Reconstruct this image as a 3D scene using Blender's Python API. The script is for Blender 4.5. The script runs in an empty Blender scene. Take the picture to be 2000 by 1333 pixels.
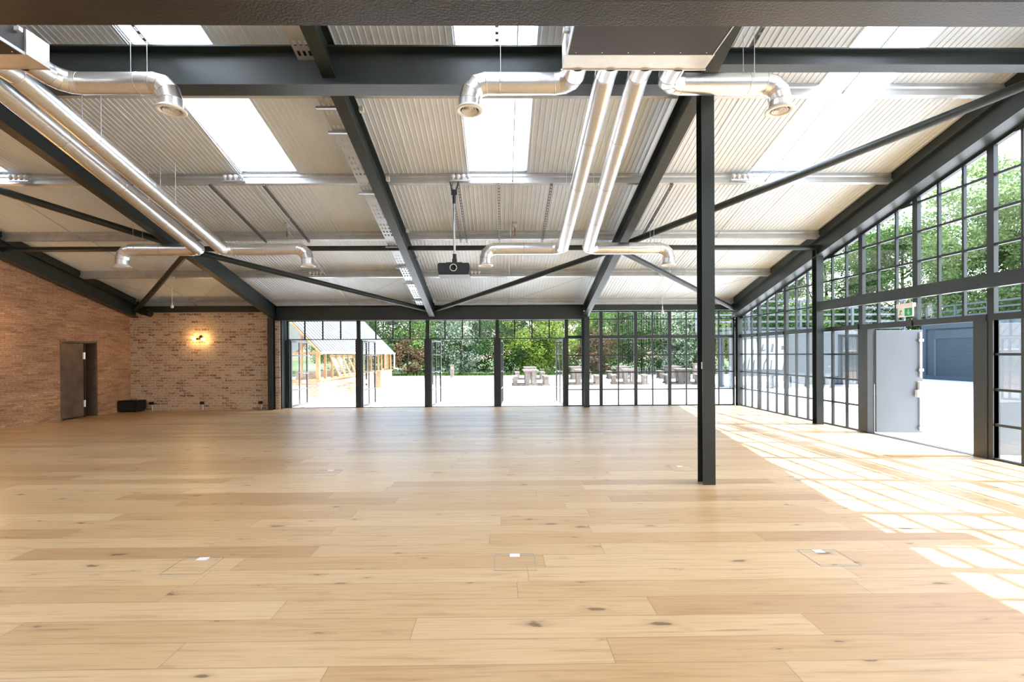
import bpy, math, random
from mathutils import Vector, Matrix, Quaternion
R = math.radians
TAN = math.tan(R(15))                     # roof slope
col = bpy.context.scene.collection
random.seed(7)

# ------------------------------------------------------------------ materials
class NT:
    def __init__(s, name):
        s.m = bpy.data.materials.new(name); s.m.use_nodes = True
        s.t = s.m.node_tree; s.t.nodes.clear()
        s.out = s.t.nodes.new('ShaderNodeOutputMaterial')
    def n(s, typ, ins=None, **kw):
        nd = s.t.nodes.new(typ)
        for k, v in kw.items(): setattr(nd, k, v)
        for k, v in (ins or {}).items():
            sk = nd.inputs[k]
            if hasattr(v, 'links') or isinstance(v, bpy.types.NodeSocket): s.t.links.new(v, sk)
            else: sk.default_value = v
        return nd
    def math(s, op, a, b=None, c=None):
        nd = s.t.nodes.new('ShaderNodeMath'); nd.operation = op
        for i, v in enumerate((a, b, c)):
            if v is None: continue
            if isinstance(v, bpy.types.NodeSocket): s.t.links.new(v, nd.inputs[i])
            else: nd.inputs[i].default_value = v
        return nd.outputs[0]
    def ramp(s, fac, stops, interp='LINEAR'):
        nd = s.t.nodes.new('ShaderNodeValToRGB'); cr = nd.color_ramp; cr.interpolation = interp
        while len(cr.elements) > 1: cr.elements.remove(cr.elements[-1])
        cr.elements[0].position = stops[0][0]; cr.elements[0].color = (*stops[0][1], 1)
        for p, c in stops[1:]:
            e = cr.elements.new(p); e.color = (*c, 1)
        s.t.links.new(fac, nd.inputs[0]); return nd.outputs[0]
    def mix(s, fac, a, b, mode='MIX'):
        nd = s.t.nodes.new('ShaderNodeMix'); nd.data_type = 'RGBA'; nd.blend_type = mode
        for k, v in ((0, fac), (6, a), (7, b)):
            if isinstance(v, bpy.types.NodeSocket): s.t.links.new(v, nd.inputs[k])
            else: nd.inputs[k].default_value = v if k == 0 else (*v, 1)
        return nd.outputs[2]
    def pos(s): return s.n('ShaderNodeNewGeometry').outputs['Position']
    def xyz(s, v):
        nd = s.n('ShaderNodeSeparateXYZ', {0: v}); return nd.outputs
    def vec(s, x, y, z=0.0): return s.n('ShaderNodeCombineXYZ', {0: x, 1: y, 2: z}).outputs[0]
    def surf(s, sh): s.t.links.new(sh, s.out.inputs[0]); return s.m
    def pbr(s, color, rough=.5, metal=0., spec=.5, normal=None, **kw):
        ins = {'Base Color': color if isinstance(color, bpy.types.NodeSocket) else (*color, 1), 'Roughness': rough, 'Metallic': metal, 'Specular IOR Level': spec}
        if normal is not None: ins['Normal'] = normal
        ins.update(kw)
        return s.surf(s.n('ShaderNodeBsdfPrincipled', ins).outputs[0])
    def bump(s, h, strength=.3, dist=.01):
        return s.n('ShaderNodeBump', {'Height': h, 'Strength': strength, 'Distance': dist}).outputs[0]
    def noise(s, vec, scale, detail=3., rough=.5, dim='3D'):
        return s.n('ShaderNodeTexNoise', {'Vector': vec, 'Scale': scale, 'Detail': detail, 'Roughness': rough}, noise_dimensions=dim).outputs[0]

def simple(name, color, rough=.5, metal=0., spec=.5, var=.0, vs=6., bump=0., bs=60.):
    t = NT(name)
    c = color; nrm = None
    if var or bump:
        oc = t.n('ShaderNodeTexCoord').outputs['Object']
    if var:
        f = t.noise(oc, vs, 4.)
        c = t.ramp(f, [(.3, tuple(x*(1-var) for x in color)), (.7, tuple(min(1, x*(1+var)) for x in color))])
    if bump: nrm = t.bump(t.noise(oc, bs, 3.), bump, .004)
    return t.pbr(c, rough, metal, spec, nrm)

M = {}
M['steel'] = simple('dark_green_grey_steel_paint', (.022, .030, .028), .40, 0, .5, .15, 3., .06, 90.)
M['tarcoat'] = simple('textured_dark_brown_paint', (.032, .028, .024), .36, 0, .5, .2, 2., .9, 45.)
M['galv'] = simple('galvanised_purlin_steel', (.60, .625, .64), .45, .6, .5, .08, 5.)
M['zinc'] = simple('bright_zinc_rail', (.5, .5, .49), .4, .8)
M['duct'] = simple('spiral_duct_galvanised_sheet', (.90, .915, .93), .29, 1., .5, .04, 40., .05, 120.)
M['seam'] = simple('duct_seam_band', (.62, .60, .57), .35, 1.)
M['plenum'] = simple('plenum_sheet_metal', (.80, .77, .71), .42, .85, .5, .05, 10.)
M['unit'] = simple('dark_brown_unit_casing', (.034, .026, .022), .5, .1)
M['grille'] = simple('white_grille_enamel', (.80, .76, .70), .4)
M['wire'] = simple('steel_hanger_wire', (.75, .75, .73), .4, .5)
M['darkrail'] = simple('dark_slotted_rail', (.20, .20, .20), .45, .7)
M['white'] = simple('white_plastic', (.80, .79, .76), .4)
M['black'] = simple('black_plastic', (.012, .012, .013), .35)
M['blackmatt'] = simple('black_speaker_cloth', (.010, .010, .012), .7, 0, .3)
M['chrome'] = simple('satin_steel', (.72, .72, .72), .25, 1.)
M['red'] = simple('red_tag', (.45, .02, .02), .5)
M['frame'] = simple('anthracite_window_frame', (.022, .027, .027), .4, 0, .5, .1, 4.)
M['palegrey'] = simple('grey_leaf_frame', (.07, .075, .078), .4)
M['greydoor'] = simple('grey_painted_steel_door', (.115, .125, .135), .38, 0, .5, .04, 2.)
M['browndoor'] = simple('brown_stained_metal_door', (.155, .112, .088), .42, .2, .5, .25, 3.)
M['darkbrown'] = simple('dark_brown_reveal', (.045, .028, .018), .5, 0, .5, .2, 3.)
M['containergrey'] = simple('slate_grey_container_paint', (.055, .068, .078), .5, 0, .5, .06, 1.)
M['decksteel'] = simple('grey_railing_steel', (.085, .095, .10), .5)
M['mural'] = simple('dark_mural_board', (.06, .068, .073), .5)
M['muralwhite'] = simple('white_mural_paint', (.42, .44, .46), .5)
M['bark'] = simple('tree_bark', (.055, .042, .03), .9, 0, .2, .3, 6.)
M['oldwood'] = simple('weathered_timber', (.15, .12, .095), .8, 0, .3, .3, 5.)
M['cedar'] = simple('cedar_timber', (.36, .20, .085), .6, 0, .4, .2, 5.)
M['potwood'] = simple('slatted_cedar_locker', (.30, .17, .09), .6, 0, .4, .2, 8.)
M['green'] = simple('exit_sign_green', (.0, .36, .12), .4)
M['copper'] = simple('copper_pipe', (.42, .22, .12), .35, .9)
M['bronze'] = simple('dark_bronze_fitting', (.04, .03, .022), .35, .7)

def emit(name, c, s):
    t = NT(name); return t.surf(t.n('ShaderNodeEmission', {0: (*c, 1), 1: s}).outputs[0])
M['bulb'] = emit('glowing_filament_bulb', (1., .62, .22), 6.)
M['lens'] = emit('projector_lens_ring', (.95, .97, 1.), .55)

def glass_mat(name, tint=(.96, .98, .97)):
    t = NT(name)
    lw = t.n('ShaderNodeLayerWeight', {'Blend': .5})
    tr = t.n('ShaderNodeBsdfTransparent', {0: (*tint, 1)})
    gl = t.n('ShaderNodeBsdfGlossy', {0: (1, 1, 1, 1), 'Roughness': 0.})
    f = t.math('MULTIPLY_ADD', t.math('POWER', lw.outputs['Facing'], 4.), .80, .06)
    mx = t.n('ShaderNodeMixShader', {0: f, 1: tr.outputs[0], 2: gl.outputs[0]})
    return t.surf(mx.outputs[0])
M['glass'] = glass_mat('clear_window_glass')
M['ghglass'] = glass_mat('greenhouse_glass', (.93, .96, .95))

def skylight_mat():
    t = NT('translucent_rooflight_sheet')
    a = t.n('ShaderNodeBsdfTranslucent', {0: (.92, .94, .95, 1)})
    b = t.n('ShaderNodeBsdfDiffuse', {0: (.85, .87, .88, 1)})
    mx = t.n('ShaderNodeMixShader', {0: .10, 1: a.outputs[0], 2: b.outputs[0]})
    return t.surf(mx.outputs[0])
M['skylight'] = skylight_mat()

def ghroof():
    t = NT('polycarbonate_greenhouse_roof')
    a = t.n('ShaderNodeBsdfDiffuse', {0: (.34, .37, .38, 1)})
    b = t.n('ShaderNodeBsdfTransparent', {0: (.90, .93, .93, 1)})
    mx = t.n('ShaderNodeMixShader', {0: .35, 1: a.outputs[0], 2: b.outputs[0]})
    return t.surf(mx.outputs[0])
M['ghroof'] = ghroof()

def leaf_mat(name, cols, trans=.35):
    t = NT(name)
    rnd = t.n('ShaderNodeNewGeometry').outputs['Random Per Island']
    c = t.ramp(rnd, [(i/(len(cols)-1) if len(cols) > 1 else 0, k) for i, k in enumerate(cols)])
    a = t.n('ShaderNodeBsdfDiffuse', {0: c})
    b = t.n('ShaderNodeBsdfTranslucent', {0: c})
    mx = t.n('ShaderNodeMixShader', {0: trans, 1: a.outputs[0], 2: b.outputs[0]})
    return t.surf(mx.outputs[0])
M['leaf_mid'] = leaf_mat('mid_green_leaves', [(.04, .085, .025), (.075, .15, .035), (.11, .20, .045), (.17, .25, .08)])
M['leaf_yel'] = leaf_mat('yellow_green_leaves', [(.06, .11, .02), (.12, .19, .03), (.19, .26, .045), (.24, .30, .07)])
M['leaf_dark'] = leaf_mat('dark_green_leaves', [(.018, .042, .016), (.032, .07, .024), (.05, .10, .03), (.07, .13, .04)])
M['leaf_white'] = leaf_mat('leaves_with_white_blossom', [(.03, .07, .025), (.06, .12, .04), (.10, .16, .07), (.30, .34, .27), (.50, .52, .46)])
M['leaf_brown'] = leaf_mat('dead_brown_needles', [(.06, .035, .02), (.12, .07, .04), (.17, .11, .06), (.07, .06, .03)])
M['leaf_pale'] = leaf_mat('pale_green_leaves', [(.12, .19, .06), (.20, .29, .09), (.28, .37, .14), (.36, .44, .22)], .5)  # pale yellow-green leaf tones, varied at random per leaf
M['grass'] = leaf_mat('grass_blades', [(.05, .11, .02), (.10, .19, .03), (.15, .22, .05)])

def wood_floor():
    t = NT('oak_plank_floor'); x, y, z = t.xyz(t.pos())
    W, L = .22, 2.35
    yr = t.math('DIVIDE', y, W); row = t.math('FLOOR', yr)
    rr = t.n('ShaderNodeTexWhiteNoise', {'W': row}, noise_dimensions='1D').outputs[0]
    xo = t.math('DIVIDE', t.math('ADD', x, t.math('MULTIPLY', rr, 4.7)), L); cl = t.math('FLOOR', xo)
    idn = t.n('ShaderNodeTexWhiteNoise', {'Vector': t.vec(row, cl)}, noise_dimensions='2D')
    r1 = idn.outputs[0]; rc = t.xyz(idn.outputs[1])
    base = t.ramp(r1, [(0, (.45, .28, .14)), (.25, (.51, .33, .165)), (.6, (.56, .385, .205)), (1, (.62, .44, .25))])
    # grain: long streaks, shifted from plank to plank
    gv = t.vec(t.math('ADD', t.math('MULTIPLY', x, .9), t.math('MULTIPLY', rc[0], 30.)), t.math('ADD', t.math('MULTIPLY', y, 16.), t.math('MULTIPLY', rc[1], 30.)))
    g1 = t.noise(gv, 1.6, 6., .6)
    c1 = t.mix(1., base, t.ramp(g1, [(.26, (.70, .63, .55)), (.46, (.97, .96, .95)), (.6, (1, 1, 1)), (.78, (1.08, 1.07, 1.05))]), 'MULTIPLY')
    gv2 = t.vec(t.math('MULTIPLY', x, 2.2), t.math('MULTIPLY', y, 75.))
    g2 = t.noise(gv2, 1., 3., .6)
    c2 = t.mix(1., c1, t.ramp(g2, [(.35, (.90, .88, .85)), (.6, (1, 1, 1))]), 'MULTIPLY')
    # knots
    kv = t.vec(t.math('ADD', t.math('MULTIPLY', x, 1.35), t.math('MULTIPLY', rc[2], 17.)), t.math('ADD', t.math('MULTIPLY', y, 4.1), t.math('MULTIPLY', rc[0], 9.)))
    vo = t.n('ShaderNodeTexVoronoi', {'Vector': kv, 'Scale': 1.0, 'Randomness': 1.}, voronoi_dimensions='2D')
    kd = t.math('ADD', vo.outputs['Distance'], t.math('MULTIPLY', t.math('SUBTRACT', t.noise(t.vec(t.math('MULTIPLY', x, 9.), t.math('MULTIPLY', y, 30.)), 1., 4.), .5), .30))
    kr = t.xyz(vo.outputs['Color'])[0]
    ks = t.math('MULTIPLY', t.math('POWER', kr, 2.6), .10)
    kk = t.math('SUBTRACT', kd, ks)
    halo = t.n('ShaderNodeMapRange', {'Value': kk, 'From Min': -.02, 'From Max': .11, 'To Min': .34, 'To Max': 0.}, clamp=True).outputs[0]
    core = t.n('ShaderNodeMapRange', {'Value': kk, 'From Min': -.035, 'From Max': .0, 'To Min': .72, 'To Max': 0.}, clamp=True).outputs[0]
    c3 = t.mix(halo, c2, (.26, .15, .07))
    c3 = t.mix(core, c3, (.075, .048, .03))
    # fine dark checks along the grain
    ck = t.noise(t.vec(t.math('ADD', t.math('MULTIPLY', x, 1.1), t.math('MULTIPLY', rc[1], 40.)), t.math('MULTIPLY', y, 34.)), 1., 2., .4)
    ckf = t.n('ShaderNodeMapRange', {'Value': ck, 'From Min': .66, 'From Max': .78, 'To Min': 0., 'To Max': .5}, clamp=True).outputs[0]
    c3 = t.mix(ckf, c3, (.16, .10, .055))
    # joints
    fy = t.math('FRACT', yr); fx = t.math('FRACT', xo)
    dy = t.math('MULTIPLY', t.math('MINIMUM', fy, t.math('SUBTRACT', 1., fy)), W)
    dx = t.math('MULTIPLY', t.math('MINIMUM', fx, t.math('SUBTRACT', 1., fx)), L)
    d = t.math('MINIMUM', dx, dy)
    jf = t.n('ShaderNodeMapRange', {'Value': d, 'From Min': .0012, 'From Max': .0030, 'To Min': .55, 'To Max': 0.}, clamp=True).outputs[0]
    c4 = t.mix(jf, c3, (.13, .08, .04))
    rg = t.math('ADD', .27, t.math('MULTIPLY', g1, .16))
    h = t.math('ADD', t.math('MULTIPLY', g2, .25), t.math('MULTIPLY', jf, -1.2))
    return t.pbr(c4, rg, 0., .36, t.bump(h, .12, .003))
M['floor'] = wood_floor()

def brick(name, axis, bw, bh, mortar, stops, mcol, smear, bumpd=.5, msz=.008):
    t = NT(name); x, y, z = t.xyz(t.pos())
    u = t.math('ADD', x, y) if axis == 'xy' else y
    v = t.vec(u, z)
    wob = t.math('MULTIPLY', t.math('SUBTRACT', t.noise(t.vec(t.math('MULTIPLY', u, 7.), t.math('MULTIPLY', z, 7.)), 1., 2.), .5), .008)
    v = t.vec(t.math('ADD', u, wob), t.math('ADD', z, wob))
    b = t.n('ShaderNodeTexBrick', {'Vector': v, 'Color1': (0, 0, 0, 1), 'Color2': (1, 1, 1, 1), 'Mortar': (0, 0, 0, 1), 'Scale': 1., 'Mortar Size': msz, 'Mortar Smooth': .3, 'Bias': 0., 'Brick Width': bw, 'Row Height': bh}, offset=.43, offset_frequency=2)
    cb = t.ramp(b.outputs['Color'], stops)
    n1 = t.noise(v, 22., 4.); n2 = t.noise(v, 60., 3.)
    cb = t.mix(1., cb, t.ramp(n1, [(.3, (.72, .70, .68)), (.65, (1.08, 1.06, 1.04))]), 'MULTIPLY')
    n3 = t.noise(t.vec(t.math('MULTIPLY', u, 1.1), t.math('MULTIPLY', z, 2.6)), 1., 3.)
    cb = t.mix(1., cb, t.ramp(n3, [(.3, (.80, .78, .76)), (.5, (1, 1, 1)), (.7, (1.16, 1.13, 1.1))]), 'MULTIPLY')
    f = b.outputs['Fac']
    if smear:
        sm = t.ramp(t.math('ADD', t.math('MULTIPLY', n1, .55), t.math('MULTIPLY', n2, .45)), [(.46, (0, 0, 0)), (.60, (1, 1, 1))])
        f = t.math('MAXIMUM', f, t.math('MULTIPLY', sm, smear))
    c = t.mix(f, cb, mcol)
    h = t.math('SUBTRACT', t.math('MULTIPLY', n1, .4), b.outputs['Fac'])
    h = t.math('ADD', h, t.math('MULTIPLY', b.outputs['Color'], .5))
    return t.pbr(c, .85, 0., .25, t.bump(h, bumpd, .012))
M['brick_back'] = brick('reclaimed_brick_with_lime_smear', 'xy', .225, .0755, .01,
    [(0, (.62, .47, .34)), (.34, (.60, .44, .31)), (.60, (.56, .38, .25)), (.70, (.47, .27, .165)), (.84, (.40, .19, .105)), (.93, (.30, .13, .08)), (.97, (.20, .12, .09)), (1, (.15, .12, .10))], (.66, .56, .44), .8)
M['brick_left'] = brick('dry_laid_tan_brick', 'y', .245, .0445, .003,
    [(0, (.50, .30, .19)), (.4, (.54, .335, .215)), (.7, (.47, .27, .165)), (.9, (.40, .22, .135)), (1, (.62, .42, .28))], (.26, .14, .085), 0, .5, .0025)
M['brick_plinth'] = brick('red_stock_brick_plinth', 'xy', .225, .075, .01,
    [(0, (.45, .22, .11)), (.5, (.50, .26, .13)), (1, (.32, .13, .06))], (.55, .48, .40), .3)
M['brick_front'] = simple('white_painted_plaster', (.80, .81, .81), .7)

def gravel():
    t = NT('pale_gravel_yard'); p = t.pos()
    n = t.noise(p, 9., 5., .7); n2 = t.noise(p, .35, 3.)
    v = t.n('ShaderNodeTexVoronoi', {'Vector': p, 'Scale': 26.}).outputs['Color']
    c = t.ramp(n, [(.25, (.42, .41, .40)), (.45, (.70, .69, .67)), (.8, (.80, .79, .78))])
    c = t.mix(.18, c, v, 'OVERLAY')
    c = t.mix(1., c, t.ramp(n2, [(.3, (.9, .9, .9)), (.7, (1.05, 1.05, 1.05))]), 'MULTIPLY')
    return t.pbr(c, .9, 0., .2, t.bump(n, .6, .02))
M['gravel'] = gravel()
M['roofliner'] = simple('off_white_roof_liner', (.775, .835, .88), .42, 0, .45, .03, 2.)
M['outerroof'] = simple('grey_outer_roof', (.35, .36, .37), .6)
M['concrete'] = simple('concrete_kerb', (.42, .40, .37), .85, 0, .2, .15, 4.)
M['meadow'] = simple('rough_meadow', (.06, .085, .03), .95, 0, .1, .4, 3.)
M['mat'] = simple('coir_entrance_mat', (.42, .27, .12), .95, 0, .1, .2, 30.)

# ------------------------------------------------------------------ mesh builder
class MB:
    def __init__(s): s.v = []; s.f = []; s.sm = []
    def add(s, vs, fs, smooth=False):
        o = len(s.v); s.v += [Vector(p) for p in vs]
        for f in fs: s.f.append([o+i for i in f]); s.sm.append(smooth)
        return s
    def hexa(s, c):
        return s.add(c, [(0, 3, 2, 1), (4, 5, 6, 7), (0, 1, 5, 4), (1, 2, 6, 5), (2, 3, 7, 6), (3, 0, 4, 7)])
    def box(s, x0, x1, y0, y1, z0, z1):
        return s.hexa([(x0, y0, z0), (x1, y0, z0), (x1, y1, z0), (x0, y1, z0), (x0, y0, z1), (x1, y0, z1), (x1, y1, z1), (x0, y1, z1)])
    def bar(s, p0, p1, w, h, up=(0, 0, 1)):
        p0, p1 = Vector(p0), Vector(p1); t = (p1-p0).normalized(); a = t.cross(Vector(up)).normalized(); b = a.cross(t)
        c = []
        for p in (p0, p1):
            c += [p-a*w/2-b*h/2, p+a*w/2-b*h/2, p+a*w/2+b*h/2, p-a*w/2+b*h/2]
        return s.hexa(c)
    def prism(s, poly, p0, p1, a, b):
        """extrude 2D polygon (coordinates along a, b) from p0 to p1"""
        p0, p1, a, b = map(Vector, (p0, p1, a, b)); n = len(poly)
        vs = [p0+a*u+b*v for u, v in poly]+[p1+a*u+b*v for u, v in poly]
        fs = [tuple(range(n))[::-1], tuple(range(n, 2*n))]+[(i, (i+1) % n, n+(i+1) % n, n+i) for i in range(n)]
        return s.add(vs, fs)
    def strip(s, line, th, p0, p1, a, b):
        """extruded open polyline with wall thickness th"""
        L = [Vector((u, v)) for u, v in line]; off = []
        for i, p in enumerate(L):
            d = Vector((0, 0))
            if i > 0: d += (p-L[i-1]).normalized()
            if i < len(L)-1: d += (L[i+1]-p).normalized()
            d.normalize(); off.append(p+Vector((-d.y, d.x))*th)
        p0, p1, a, b = map(Vector, (p0, p1, a, b)); n = len(L)
        P = lambda q, o: o+a*q.x+b*q.y
        vs = [P(q, p0) for q in L]+[P(q, p0) for q in off]+[P(q, p1) for q in L]+[P(q, p1) for q in off]
        fs = []
        for i in range(n-1):
            fs += [(i, i+1, 2*n+i+1, 2*n+i), (n+i, 3*n+i, 3*n+i+1, n+i+1), (i, n+i, n+i+1, i+1), (2*n+i, 2*n+i+1, 3*n+i+1, 3*n+i)]
        fs += [(0, 2*n, 3*n, n), (n-1, 2*n-1, 4*n-1, 3*n-1)]
        return s.add(vs, fs)
    def ibeam(s, p0, p1, h, b, tf, tw, up=(0, 0, 1), d0=None):
        """I section; p0-p1 is the middle of the BOTTOM flange underside"""
        p0, p1 = Vector(p0), Vector(p1); t = (p1-p0).normalized(); a = t.cross(Vector(up)).normalized(); u = a.cross(t)
        x, w = b/2, tw/2
        poly = [(-x, 0), (x, 0), (x, tf), (w, tf), (w, h-tf), (x, h-tf), (x, h), (-x, h), (-x, h-tf), (-w, h-tf), (-w, tf), (-x, tf)]
        n = 12
        vs = [p0+a*i+u*j for i, j in poly]+[p1+a*i+u*j for i, j in poly]
        fs = [(0, 1, 2, 3, 10, 11), (3, 4, 9, 10), (4, 5, 6, 7, 8, 9)]
        fs = [tuple(reversed(f)) for f in fs]+[tuple(i+n for i in f) for f in fs]+[(i, (i+1) % n, n+(i+1) % n, n+i) for i in range(n)]
        return s.add(vs, fs)
    def tube(s, pts, r, seg=16, caps=True, r1=None):
        """mitred tube; every straight length has its own rings so the joints read as seams"""
        pts = [Vector(p) for p in pts]; n = len(pts)
        T = [(pts[i+1]-pts[i]).normalized() for i in range(n-1)]
        u = T[0].orthogonal().normalized(); 
        for i in range(n-1):
            t = T[i]
            if i: u = T[i-1].rotation_difference(t) @ u
            v = t.cross(u); ring = []
            for e, p in ((0, pts[i]), (1, pts[i+1])):
                if e == 0: m = (T[i-1]+t).normalized() if i > 0 else t
                else: m = (T[i+1]+t).normalized() if i < n-2 else t
                rr = r if r1 is None else r+(r1-r)*(i+e)/(n-1)
                row = []
                for k in range(seg):
                    a = 2*math.pi*k/seg; q = (u*math.cos(a)+v*math.sin(a))*rr
                    q = q - t*(q.dot(m)/t.dot(m)); row.append(p+q)
                ring.append(row)
            s.add(ring[0]+ring[1], [(k, (k+1) % seg, seg+(k+1) % seg, seg+k) for k in range(seg)], True)
            if caps and i == 0: s.add(ring[0], [tuple(range(seg))[::-1]])
            if caps and i == n-2: s.add(ring[1], [tuple(range(seg))])
        return s
    def lathe(s, prof, org, axis=(0, 0, 1), seg=24, smooth=True):
        org, ax = Vector(org), Vector(axis).normalized(); u = ax.orthogonal().normalized(); v = ax.cross(u)
        n = len(prof); vs = []
        for r, h in prof:
            for k in range(seg):
                a = 2*math.pi*k/seg; vs.append(org+ax*h+(u*math.cos(a)+v*math.sin(a))*r)
        fs = [(i*seg+k, i*seg+(k+1) % seg, (i+1)*seg+(k+1) % seg, (i+1)*seg+k) for i in range(n-1) for k in range(seg)]
        return s.add(vs, fs, smooth)
    def ball(s, c, r, seg=14, rings=8, sq=(1, 1, 1)):
        c = Vector(c); vs = [c+Vector((0, 0, -r*sq[2]))]
        for i in range(1, rings):
            p = -math.pi/2+math.pi*i/rings
            for k in range(seg):
                a = 2*math.pi*k/seg; vs.append(c+Vector((r*math.cos(p)*math.cos(a)*sq[0], r*math.cos(p)*math.sin(a)*sq[1], r*math.sin(p)*sq[2])))
        vs.append(c+Vector((0, 0, r*sq[2]))); top = len(vs)-1; fs = []
        for k in range(seg):
            fs.append((0, 1+(k+1) % seg, 1+k)); b = 1+(rings-2)*seg; fs.append((b+k, b+(k+1) % seg, top))
            for i in range(rings-2):
                q = 1+i*seg; fs.append((q+k, q+(k+1) % seg, q+seg+(k+1) % seg, q+seg+k))
        return s.add(vs, fs, True)
    def build(s, name, mat, parent=None, origin=None):
        me = bpy.data.meshes.new(name)
        o = bpy.data.objects.new(name, me); col.objects.link(o)
        off = Vector((0, 0, 0))
        if parent is not None:
            off = world_loc(parent); o.parent = parent
        elif origin is not None:
            off = Vector(origin); o.location = off
        elif s.v:
            xs = [p.x for p in s.v]; ys = [p.y for p in s.v]; zs = [p.z for p in s.v]
            off = Vector(((min(xs)+max(xs))/2, (min(ys)+max(ys))/2, min(zs))); o.location = off
        me.from_pydata([p-off for p in s.v], [], s.f)
        me.polygons.foreach_set('use_smooth', s.sm)
        me.materials.append(M[mat] if isinstance(mat, str) else mat)
        me.validate(); me.update()
        return o
def world_loc(o):
    v = Vector((0, 0, 0))
    while o is not None: v = v+o.location; o = o.parent
    return v
def bevel(o, w=.004, seg=2):
    m = o.modifiers.new('bevel', 'BEVEL'); m.width = w; m.segments = seg; m.limit_method = 'ANGLE'; return o
def tag(o, label, cat, group=None, kind=None):
    o['label'] = label; o['category'] = cat
    if group: o['group'] = group
    if kind: o['kind'] = kind
    return o
def struct(o): o['kind'] = 'structure'; return o
def thing(name, label, cat, loc=(0, 0, 0), group=None, kind=None):
    o = bpy.data.objects.new(name, None); col.objects.link(o); o.location = loc; o.empty_display_size = .1
    return tag(o, label, cat, group, kind)
def copy_tree(o, parent=None):
    kids = [c for c in bpy.data.objects if c.parent == o]
    c = o.copy(); col.objects.link(c)
    if parent is not None: c.parent = parent
    for k in kids: copy_tree(k, c)
    return c
def zr(c, y): return c-TAN*y              # height of a roof-parallel plane at depth y

# ------------------------------------------------------------------ dimensions (metres)
XL, XR, YB, D = -10.97, 7.27, 14.05, 14.37      # left wall, right glazing, brick end wall, end glazing
CR, CP, CS = 6.50, 6.87, 7.075                  # rafter underside, purlin underside, roof sheet
YF = -6.0                                       # front wall behind the camera
RX = [-10.80, -6.79, -2.065, 2.545, 7.045]      # rafters
RIDGE = 1.0

# ------------------------------------------------------------------ floor, walls, roof
struct(MB().box(XL-.3, XR+.06, YF-.2, 14.42, -.06, 0).build('floor', 'floor', origin=(0, 0, 0)))
g = MB(); g.add([(-60, -30, -.07), (80, -30, -.07), (80, 90, -.07), (-60, 90, -.07)], [(0, 1, 2, 3)])
struct(g.build('ground', 'gravel', origin=(0, 0, -.07)))

g = MB(); g.add([(-60, 34.0, -.06), (80, 34.0, -.06), (80, 90, .6), (-60, 90, .6)], [(0, 1, 2, 3)])
struct(g.build('ground_bank', 'meadow', origin=(0, 0, -.06)))
w = MB()                                        # left wall with a door opening
DY0, DY1, DZ = 11.83, 12.90, 2.0
def wallpoly(w, x0, x1, pts):                   # prism in x from (y, z) outline
    w.prism(pts, (x0, 0, 0), (x1, 0, 0), (0, 1, 0), (0, 0, 1))
top = CS+.03
wallpoly(w, XL-.3, XL, [(YF, 0), (DY0, 0), (DY0, zr(top, DY0)), (RIDGE, zr(top, RIDGE)), (YF, zr(top, RIDGE)-TAN*(RIDGE-YF))])
wallpoly(w, XL-.3, XL, [(DY0, DZ), (DY1, DZ), (DY1, zr(top, DY1)), (DY0, zr(top, DY0))])
wallpoly(w, XL-.3, XL, [(DY1, 0), (YB+.3, 0), (YB+.3, zr(top, YB+.3)), (DY1, zr(top, DY1))])
struct(w.build('wall_left', 'brick_left', origin=(0, 0, 0)))
w = MB().box(XL, -6.90, YB, YB+.36, 0, 2.95); w.box(-6.90, -6.575, YB, YB+.36, 0, 2.63)
struct(w.build('wall_back', 'brick_back', origin=(0, 0, 0)))
w = MB().box(XL-.3, XR+.1, YF-.3, YF, 0, zr(top, RIDGE)-TAN*(RIDGE-YF))
struct(w.build('wall_front', 'brick_front', origin=(0, 0, 0)))
w = MB(); wallpoly(w, XR-.1, XR+.1, [(YF, 0), (.59, 0), (.59, zr(top, RIDGE)), (YF, zr(top, RIDGE)-TAN*(RIDGE-YF))])
struct(w.build('wall_right', 'brick_front', origin=(0, 0, 0)))

# roof lining: narrow ribs running down the slope, gaps left for the rooflights
SKY = [(-9.60, -8.60), (-4.555, -3.575), (-.55, .468), (4.457, 5.425)]
YS0, YS1, YE = 2.2, 8.365, 14.62
c = MB()
def ribbed(x0, x1, ya, yb):
    n = max(1, round((x1-x0)/.082)); st = (x1-x0)/n; prof = []
    for i in range(n):
        a = x0+i*st
        deep = .014 if i % 12 == 0 else .008
        prof += [(a, 0), (a+.040, 0), (a+.046, -deep), (a+.058, -deep), (a+.064, 0)]
    prof.append((x1, 0))
    vs = []
    for yy in (ya, yb):
        vs += [(x, yy, zr(CS, yy)+d) for x, d in prof]
    k = len(prof); c.add(vs, [(i, i+1, k+i+1, k+i) for i in range(k-1)])
    zt = .10
    c.add([(x0, ya, zr(CS, ya)+zt), (x1, ya, zr(CS, ya)+zt), (x1, yb, zr(CS, yb)+zt), (x0, yb, zr(CS, yb)+zt)], [(0, 1, 2, 3)])
    for xx in (x0, x1):
        c.add([(xx, ya, zr(CS, ya)), (xx, yb, zr(CS, yb)), (xx, yb, zr(CS, yb)+zt), (xx, ya, zr(CS, ya)+zt)], [(0, 1, 2, 3)])
edges = [XL-.3]+[e for s_ in SKY for e in s_]+[XR+.22]
for i in range(0, len(edges), 2): ribbed(edges[i], edges[i+1], RIDGE, YE)
for a, b in SKY:
    ribbed(a, b, YS1, YE); ribbed(a, b, RIDGE, YS0)
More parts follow.
